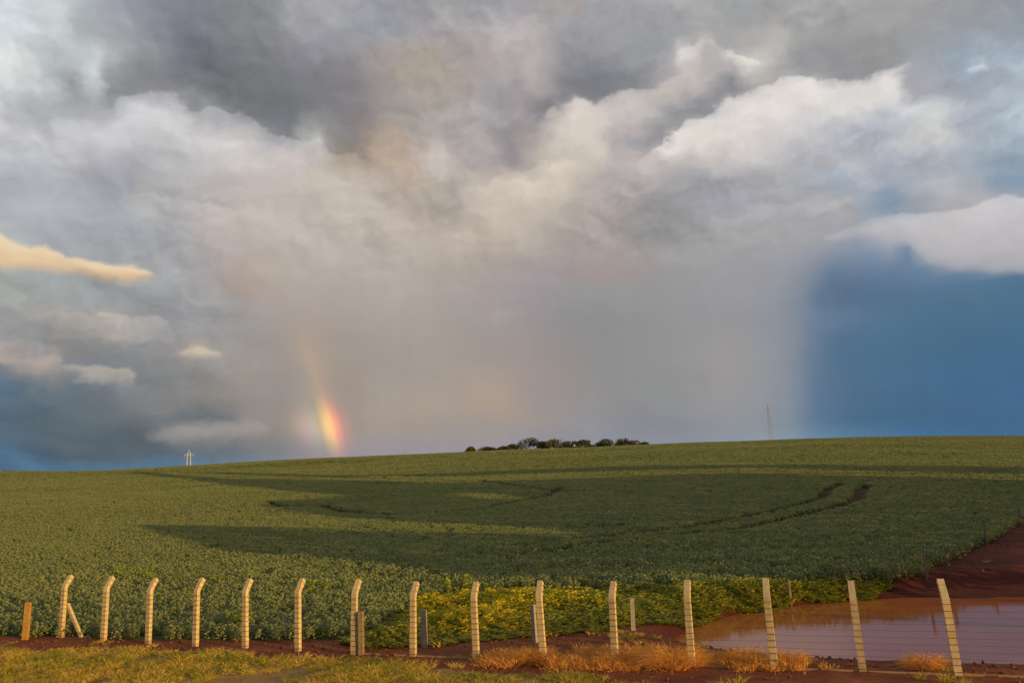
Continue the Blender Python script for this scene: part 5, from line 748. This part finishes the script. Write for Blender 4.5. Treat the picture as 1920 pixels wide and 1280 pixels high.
# ------------------------------------------------------------------ dry brush along the pond
BRUSH = [(0.21, 27.13, 1.30, 0.75), (2.03, 27.07, 0.90, 0.55), (3.16, 26.36, 1.30, 0.90), (4.75, 25.73, 2.00, 1.00), (6.99, 25.71, 1.00, 0.85), (8.28, 25.22, 1.10, 0.70), (11.92, 23.98, 1.10, 0.70), (-0.71, 27.48, 0.70, 0.45)]
BL = ['dry straw clump at the foot of the tenth concrete post from the left', 'small dry straw clump midway between the tenth and eleventh concrete posts',
      'tall dry straw clump at the foot of the eleventh concrete post', 'widest heap of dry straw beside the twelfth concrete post at the pond corner',
      'dry straw clump on the pond edge just left of the thirteenth concrete post', 'dry straw clump on the pond edge just right of the thirteenth concrete post',
      'dry straw clump by the water just left of the rightmost concrete post', 'smallest low straw clump right of the ninth concrete post']
for (x, y, w, h), lb in zip(BRUSH, BL):
    m = MB()
    for i in range(int(900 * w)):
        a = rng.uniform(0, 6.28); q = math.sqrt(rng.random()) * w * .5
        lift = max(0, 1 - (q / (w * .5)) ** 2)
        m.blade((q * math.cos(a), q * math.sin(a) * .6, rng.uniform(-.05, .45 * h * lift)), (math.cos(a) * rng.uniform(.1, 1.1), math.sin(a) * rng.uniform(.1, 1.1), rng.uniform(.2, 1)), h * rng.uniform(.25, .75), .0095, rng.uniform(.3, 1.6))
    o = m.build('dry_grass_clump', M_straw, None, (x, y, hgt(x, y)))
    tag(o, lb, 'dry grass', 'dry straw clumps along the pond')

LIT = [(-1.7, 28.2), (-0.5, 28.8), (2.2, 28.6), (5.0, 28.1), (6.3, 27.3), (7.5, 25.9), (9.4, 24.8), (9.2, 24.1), (6.7, 24.6), (3.5, 25.1), (0.2, 26.2), (-1.6, 27.0)]
x = nrng.uniform(min(q[0] for q in LIT), max(q[0] for q in LIT), 9000); y = nrng.uniform(min(q[1] for q in LIT), max(q[1] for q in LIT), 9000)
k = (sdist(x, y, LIT) < .3 * fnoise(x, y, 3)) & (fnoise(x * .8, y * .8, 95, 3) > -.05) & (sdist(x, y, POND) > .3); x, y = x[k], y[k]; n = min(len(x), 900); x, y = x[:n], y[:n]
rot = np.zeros((n, 3)); rot[:, 2] = nrng.uniform(0, 6.28, n); rot[:, 0] = nrng.uniform(-.5, .5, n); s = nrng.uniform(.6, 1.5, n)
scatter('straw_litter', np.stack([x, y, height(x, y)], -1), rot, np.stack([s * 1.3, s * 1.3, s * .8], -1), nrng.randint(0, 3, n),
        [tuft(k + 20, M_straw, 22, .26, .2) for k in range(3)], 'orange lit dry straw litter along the foot of the fence', 'straw', M_straw)

# ------------------------------------------------------------------ trees on the ridge
RIDGE = [(-21.62, 349.33, 2.73, 4.25), (-12.81, 351.77, 2.40, 8.55), (-6.04, 349.95, 2.34, 6.50), (-1.57, 358.00, 3.40, 6.14), (6.25, 361.95, 6.38, 10.86), (12.35, 355.79, 4.05, 4.58), (17.36, 353.57, 5.11, 7.59), (24.06, 361.20, 4.25, 6.21), (30.41, 348.68, 3.98, 9.50), (40.67, 347.63, 3.80, 8.00), (50.22, 350.42, 4.20, 9.61), (59.09, 351.06, 1.91, 3.31)]
RL = ['tiny dark shrub standing alone at the left end of the ridge trees', 'long low dark hedge bush next to the lone shrub on the ridge', 'low dark bush in the middle of the ridge hedge',
      'small round bush touching the largest tree on the ridge', 'largest round crowned tree on the ridge', 'narrow low tree on the right flank of the largest ridge tree',
      'second tallest round tree on the ridge, next to the largest', 'small yellowish tree right of the second tallest ridge tree', 'wide low tree in the middle of the ridge clump',
      'wide tree just left of the last tall tree on the ridge', 'last tall tree at the right end of the ridge clump', 'tiny bush standing off beyond the right end of the ridge trees']
def crown(m, c, rx, rz, n, ls):
    lob = [(Vector((rng.uniform(-.9, .9) * rx, rng.uniform(-.5, .5) * rx, rng.uniform(-.75, .5) * rz)), rng.uniform(.22, .55)) for _ in range(12)]
    lob += [(Vector((rng.uniform(-.2, .2) * rx, 0, rng.uniform(.15, .35) * rz)), .66)] * 5
    for i in range(n):
        lc, lr = rng.choice(lob); d = rand_dir(-.75, 1.)
        q = rng.random() ** .4 * lr
        p = Vector(c) + lc + Vector((d.x * rx * q, d.y * rx * q, d.z * rz * q))
        dd = (d + rand_dir() * .8).normalized(); m.leaf(p, dd, rand_dir(), ls * rng.uniform(.6, 1.3), ls * rng.uniform(.5, .9))
for k, ((x, y, h, w), lb) in enumerate(zip(RIDGE, RL)):
    z = hgt(x, y); t_ = empty('ridge_tree' if w > 5.5 else 'ridge_bush', (x, y, z)); tag(t_, lb, 'tree' if w > 5.5 else 'bush', 'trees on the ridge')
    h = max(h, 1.); rx = w * .5; m = MB(); m.tube([(0, 0, -.3), (.1, .05, h * .4), (.2, 0, h * .7)], [.22, .16, .06], 6)
    for b in range(4):
        a = rng.uniform(0, 6.28); m.tube([(.1, .05, h * .38), (rx * .5 * math.cos(a), rx * .5 * math.sin(a), h * .72)], [.1, .03], 5)
    m.build('trunk', M_bark, t_)
    m = MB(); crown(m, (0, 0, h * .47), rx * 1.1, h * .60, int(600 + 110 * w), .62); m.build('crown', M_tree, t_)

# ------------------------------------------------------------------ power line pylon and far mast
x, y, h = (-172.0, 394.1, 12.8)
py = empty('power_pylon', (x, y, hgt(x, y)), R(10)); tag(py, 'small white twin pole power pylon with cross arm on the left horizon', 'pylon')
for s in (-1, 1):
    m = MB(); m.tube([(s * 1.0, 0, -.5), (s * .75, 0, h - 1.5)], [.2, .13], 8); m.build('pole', M_steel, py)
m = MB(); m.box(-2.2, 2.2, -.08, .08, h - 2.55, h - 2.37); m.build('cross_arm', M_steel, py)
m = MB(); m.tube([(-.75, 0, h - 2.4), (0, 0, h)], [.12, .06], 6); m.tube([(.75, 0, h - 2.4), (0, 0, h)], [.12, .06], 6); m.build('peak', M_steel, py)
for s in (-1, 0, 1):
    m = MB(); m.tube([(s * 2.1, 0, h - 2.6), (s * 2.1, 0, h - 3.4)], [.09, .09], 6); m.build('insulator', M_steel, py)
x, y, h = (198.3, 587.4, 48.0)
ms = empty('lattice_mast', (x, y, hgt(x, y)), R(20)); tag(ms, 'faint tall lattice mast standing in the rain behind the right crest', 'mast')
def mw(z): return 2.0 * (1 - z / h) + .35
for sx1 in (-1, 1):
    for sy1 in (-1, 1):
        m = MB(); m.tube([(sx1 * mw(0), sy1 * mw(0), 0), (sx1 * mw(h), sy1 * mw(h), h)], [.09, .07], 4); m.build('leg', M_haze, ms)
zz = 0.; kb = 0
while zz < h - 2:
    z2 = min(h, zz + 2.2 * mw(zz) + .5); m = MB()
    for a, b in (((-1, -1), (1, -1)), ((1, -1), (1, 1)), ((1, 1), (-1, 1)), ((-1, 1), (-1, -1))):
        m.tube([(a[0] * mw(zz), a[1] * mw(zz), zz), (b[0] * mw(z2), b[1] * mw(z2), z2)], .035, 4); m.tube([(b[0] * mw(zz), b[1] * mw(zz), zz), (a[0] * mw(z2), a[1] * mw(z2), z2)], .035, 4)
    m.build('brace', M_haze, ms); zz = z2
m = MB(); m.box(-2.2, 2.2, -.12, .12, h - 5, h - 4.7); m.build('cross_arm', M_haze, ms)

# ------------------------------------------------------------------ added unseen tree belt to the right, crowns shaped to cast the field's shade
RUNS = [(34.25, 3.40, 4.00), (34.75, 3.40, 4.20), (35.25, 3.20, 4.60), (35.75, 3.20, 7.00), (36.25, 3.00, 7.40), (36.75, 2.80, 7.60), (37.25, 2.80, 8.00), (37.75, 2.60, 8.20), (38.25, 2.60, 8.60), (38.75, 2.60, 9.00), (39.25, 2.60, 9.20), (39.75, 1.60, 9.60), (40.25, 1.60, 9.80), (40.75, 1.60, 10.00), (41.25, 1.40, 10.40), (41.75, 1.40, 10.60), (42.25, 1.40, 10.80), (42.75, 1.20, 10.60), (43.25, 1.20, 10.40), (43.75, 0.40, 10.20), (44.25, 0.40, 9.80), (44.75, 0.20, 9.80), (45.25, 0.20, 9.40), (45.75, 0.20, 9.00), (46.25, 0.20, 8.80), (46.75, 0.00, 8.40), (47.25, 0.20, 8.00), (47.75, 0.60, 7.40), (48.25, 0.80, 7.00), (48.75, 0.80, 6.60), (49.25, 0.80, 6.40), (49.75, 0.80, 6.20), (50.25, 0.80, 5.80), (50.75, 0.80, 5.40), (51.25, 0.80, 5.20), (51.75, 0.80, 5.00), (52.25, 0.80, 4.80), (52.75, 1.00, 4.80), (53.25, 1.00, 5.00), (53.75, 1.00, 5.00), (54.25, 1.00, 5.00), (54.75, 1.00, 5.40, 7.20, 8.20), (55.25, 1.00, 8.40), (55.75, 1.00, 9.80), (56.25, 1.00, 10.20), (56.75, 1.20, 10.40), (57.25, 1.20, 10.80), (57.75, 1.20, 11.20), (58.25, 1.20, 11.40), (58.75, 1.20, 11.80), (59.25, 1.20, 12.00), (59.75, 1.20, 12.40), (60.25, 1.20, 12.60), (60.75, 1.40, 12.60), (61.25, 1.40, 12.60), (61.75, 1.40, 12.80), (62.25, 1.40, 12.80), (62.75, 1.40, 13.00), (63.25, 1.40, 13.00), (63.75, 1.40, 13.00), (64.25, 1.40, 13.20), (64.75, 1.40, 13.20), (65.25, 1.40, 13.20), (65.75, 1.40, 13.20), (66.25, 1.60, 13.20), (66.75, 1.60, 13.20), (67.25, 1.60, 13.20), (67.75, 1.60, 13.00), (68.25, 1.60, 13.00), (68.75, 1.60, 13.00), (69.25, 1.60, 13.00), (69.75, 1.60, 13.00), (70.25, 1.80, 13.00), (70.75, 1.80, 13.00), (71.25, 1.80, 13.00), (71.75, 1.80, 13.00), (72.25, 1.80, 13.20), (72.75, 1.80, 13.20), (73.25, 1.80, 13.20), (73.75, 1.80, 13.20), (74.25, 1.80, 13.20), (74.75, 1.80, 13.20), (75.25, 2.00, 14.20), (75.75, 2.00, 9.20, 10.00, 15.20), (76.25, 2.00, 9.20, 10.20, 15.60), (76.75, 2.00, 9.40, 10.40, 16.00), (77.25, 2.00, 9.40, 10.60, 16.60), (77.75, 2.00, 9.40, 10.60, 16.80), (78.25, 2.00, 9.60, 10.80, 17.20), (78.75, 2.00, 9.60, 11.00, 17.40), (79.25, 2.00, 9.60, 11.00, 17.60), (79.75, 2.20, 9.80, 11.20, 18.00), (80.25, 2.20, 10.00, 11.40, 18.20), (80.75, 2.20, 10.20, 11.40, 18.40), (81.25, 2.20, 10.40, 11.60, 18.80), (81.75, 2.20, 10.40, 11.60, 19.00), (82.25, 2.20, 10.60, 11.60, 19.20), (82.75, 2.40, 10.80, 11.40, 19.40), (83.25, 2.40, 11.00, 11.40, 19.80), (83.75, 2.40, 20.00), (84.25, 2.40, 20.20), (84.75, 2.40, 20.60), (85.25, 2.40, 20.80), (85.75, 2.40, 21.00), (86.25, 2.40, 21.20), (86.75, 2.60, 21.40), (87.25, 2.60, 21.60), (87.75, 2.60, 21.80), (88.25, 2.60, 22.00), (88.75, 2.60, 22.20), (89.25, 2.60, 22.20), (89.75, 2.60, 22.60), (90.25, 2.80, 22.80), (90.75, 2.80, 22.80), (91.25, 2.80, 23.20), (91.75, 2.80, 23.60), (92.25, 2.80, 24.00), (92.75, 2.80, 24.20), (93.25, 2.80, 24.60), (93.75, 3.00, 25.00), (94.25, 3.00, 18.60, 19.80, 25.20), (94.75, 3.00, 18.40, 20.40, 25.40), (95.25, 3.00, 18.20, 21.60, 25.60), (95.75, 3.00, 18.00, 22.40, 25.80), (96.25, 3.00, 18.00, 22.60, 26.00), (96.75, 3.00, 17.80, 23.00, 26.00), (97.25, 3.00, 14.60, 15.60, 17.60, 23.60, 26.20), (97.75, 3.00, 14.40, 15.80, 17.60, 24.20, 26.40), (98.25, 3.00, 14.40, 25.00, 26.60), (98.75, 3.20, 14.40, 25.40, 26.80), (99.25, 3.20, 14.20, 25.60, 27.00), (99.75, 3.20, 14.20, 25.80, 27.20), (100.25, 3.20, 14.20, 19.60, 20.60, 26.00, 27.40), (100.75, 3.20, 14.00, 19.40, 20.80, 26.20, 27.40), (101.25, 3.20, 14.00, 19.60, 21.20, 26.20, 27.60), (101.75, 3.20, 14.00, 19.40, 22.00, 26.40, 28.00), (102.25, 3.20, 13.80, 19.60, 22.20, 26.40, 28.20), (102.75, 3.40, 13.80, 19.40, 22.60, 26.60, 28.40), (103.25, 3.60, 13.80, 19.40, 23.00, 26.80, 28.80), (103.75, 3.80, 13.60, 19.40, 23.80, 27.00, 29.20), (104.25, 4.00, 13.40, 19.40, 24.20, 27.20, 29.40), (104.75, 4.20, 13.40, 19.40, 24.60, 27.40, 30.00), (105.25, 4.40, 13.20, 19.40, 20.40, 21.00, 24.80, 27.60, 30.60), (105.75, 4.80, 13.20, 19.40, 20.40, 21.40, 25.20, 27.80, 31.00), (106.25, 5.00, 13.20, 19.40, 20.20, 21.80, 25.40, 28.20, 31.20), (106.75, 5.20, 13.20, 19.40, 20.00, 22.40, 25.60, 28.40, 31.40), (107.25, 5.40, 13.00, 19.40, 20.00, 22.60, 25.80, 29.00, 31.60), (107.75, 5.60, 13.00, 19.40, 20.00, 23.40, 26.00, 29.20, 31.80), (108.25, 5.80, 12.80, 19.40, 19.80, 24.40, 26.20, 29.40, 31.80), (108.75, 6.00, 12.80, 24.60, 26.40, 29.60, 32.00), (109.25, 6.20, 12.80, 17.40, 19.60, 24.80, 26.60, 29.80, 32.20), (109.75, 6.80, 12.60, 17.40, 19.40, 25.00, 26.60, 30.00, 32.40), (110.25, 7.00, 12.60, 17.40, 19.40, 25.20, 27.00, 30.80, 32.60), (110.75, 7.20, 12.60, 17.40, 19.20, 25.40, 27.20, 31.20, 32.80), (111.25, 7.40, 12.40, 17.40, 19.20, 25.60, 27.40, 31.40, 33.00), (111.75, 7.60, 12.20, 17.20, 19.00, 25.60, 27.60, 31.80, 33.20), (112.25, 8.00, 12.00, 17.20, 19.00, 25.80, 28.00, 31.80, 33.40), (112.75, 3.80, 4.20, 8.20, 12.00, 17.20, 19.00, 26.00, 28.40, 32.00, 33.60), (113.25, 4.00, 4.60, 8.40, 11.80, 17.20, 18.80, 26.40, 28.80, 32.20, 33.80), (113.75, 4.00, 4.80, 8.60, 11.20, 17.20, 18.80, 26.60, 29.00, 32.60, 34.00), (114.25, 4.00, 5.00, 8.80, 11.20, 17.00, 18.60, 27.00, 29.20, 32.80, 34.40), (114.75, 4.00, 5.00, 9.00, 11.00, 17.00, 18.60, 27.00, 29.40, 33.20, 34.60), (115.25, 4.00, 5.20, 9.20, 10.80, 17.00, 18.60, 27.40, 29.60, 33.40, 35.00), (115.75, 4.00, 5.40, 9.40, 10.60, 16.80, 18.60, 27.80, 29.80, 33.60, 35.20), (116.25, 4.00, 5.60, 9.60, 10.60, 16.80, 18.60, 29.00, 30.20, 33.60, 35.40), (116.75, 4.00, 6.20, 10.00, 10.60, 16.80, 18.60, 29.20, 30.40, 33.80, 35.60), (117.25, 4.00, 6.60, 16.80, 18.60, 29.40, 31.20, 34.00, 35.80), (117.75, 4.00, 6.80, 16.60, 18.60, 29.60, 31.40, 34.40, 36.00), (118.25, 4.00, 7.00, 16.60, 18.60, 30.00, 31.80, 34.60, 36.20), (118.75, 4.20, 7.20, 16.60, 18.40, 31.60, 32.00, 35.00, 36.40), (119.25, 4.20, 7.40, 16.60, 18.60, 35.20, 36.60), (119.75, 4.20, 7.60, 16.20, 18.40, 35.60, 36.80), (120.25, 4.20, 7.80, 16.20, 18.40, 35.80, 37.00), (120.75, 4.20, 8.00, 16.00, 18.40, 36.20, 37.20), (121.25, 4.20, 8.20, 16.00, 18.40, 36.60, 37.20), (121.75, 4.20, 8.40, 15.80, 18.40, 37.00, 37.40), (122.25, 4.20, 8.60, 15.80, 18.40), (122.75, 4.20, 8.60, 15.60, 18.40), (123.25, 4.40, 8.80, 15.40, 18.40), (123.75, 4.40, 9.00, 15.40, 18.40), (124.25, 4.40, 9.20, 15.20, 18.40), (124.75, 4.40, 9.40, 13.60, 14.00, 15.00, 18.40), (125.25, 4.40, 9.40, 13.40, 14.20, 14.60, 18.20), (125.75, 4.40, 9.60, 13.20, 18.20), (126.25, 4.40, 9.80, 12.80, 18.20), (126.75, 4.60, 10.00, 12.60, 18.20), (127.25, 4.60, 10.20, 12.40, 18.00), (127.75, 4.60, 10.40, 12.00, 18.00), (128.25, 4.60, 11.40, 11.80, 18.00), (128.75, 4.60, 18.00), (129.25, 4.60, 5.40, 6.20, 6.60, 7.60, 17.80), (129.75, 7.80, 17.80), (130.25, 8.00, 17.80), (130.75, 8.20, 17.80), (131.25, 8.40, 17.80), (131.75, 8.80, 17.60), (132.25, 9.00, 17.40), (132.75, 9.20, 17.40), (133.25, 9.20, 17.40), (133.75, 9.40, 17.20), (134.25, 9.40, 17.20), (134.75, 9.60, 17.00), (135.25, 10.00, 14.20, 14.80, 17.00), (135.75, 10.20, 13.60, 15.20, 16.80), (136.25, 10.60, 11.40, 16.00, 16.80), (136.75, 16.20, 16.60)]
UV, LV = Vector((0.58228, 0.81299)), Vector((-0.81299, 0.58228))
TE = math.tan(SUN_EL); BIN = 6.6
bins = {}
for r_ in RUNS: bins.setdefault(int(r_[0] // BIN), []).append(r_)
for b, cols in sorted(bins.items()):
    uc = (b + .5) * BIN; dist = 8 + .15 * uc; P = UV * uc - LV * dist
    gz = hgt(P.x, P.y); tr_ = empty('added_shade_tree', (P.x, P.y, gz))
    tag(tr_, 'added tree-shaped shade caster on the right, outside the picture', 'tree', 'added tree blockers shading the field')
    top = max(r_[-1] for r_ in cols) + dist * TE - gz
    m = MB(); m.tube([(0, 0, -.5), (.15, .1, top * .4), (-.1, .1, top * .8), (0, 0, top * .96)], [.38, .28, .16, .05], 8)
    cr_ = MB()
    for r_ in cols:
        for q in range(1, len(r_), 2):
            lo, hi = r_[q] + dist * TE - gz, r_[q + 1] + dist * TE - gz
            off = UV * (r_[0] - uc); nleaf = int((hi - lo) * .5 * 60) + 4
            m.tube([(0, 0, max(.2, (lo + hi) * .5 - abs(r_[0] - uc))), (off.x, off.y, (lo + hi) * .5)], [.07, .03], 4)
            for i in range(nleaf):
                dz_ = rng.uniform(lo, hi); dl = rng.uniform(-1.6, 1.6); du = rng.uniform(-.28, .28)
                p = (off.x + UV.x * du - LV.x * dl, off.y + UV.y * du - LV.y * dl, dz_ + dl * TE)
                cr_.leaf(p, rand_dir(-1, .3), (LV.x + rng.uniform(-.5, .5), LV.y + rng.uniform(-.5, .5), rng.uniform(-.5, .5)), rng.uniform(.26, .4), rng.uniform(.2, .3))
    m.build('trunk', M_bark, tr_); cr_.build('crown', M_tree, tr_)
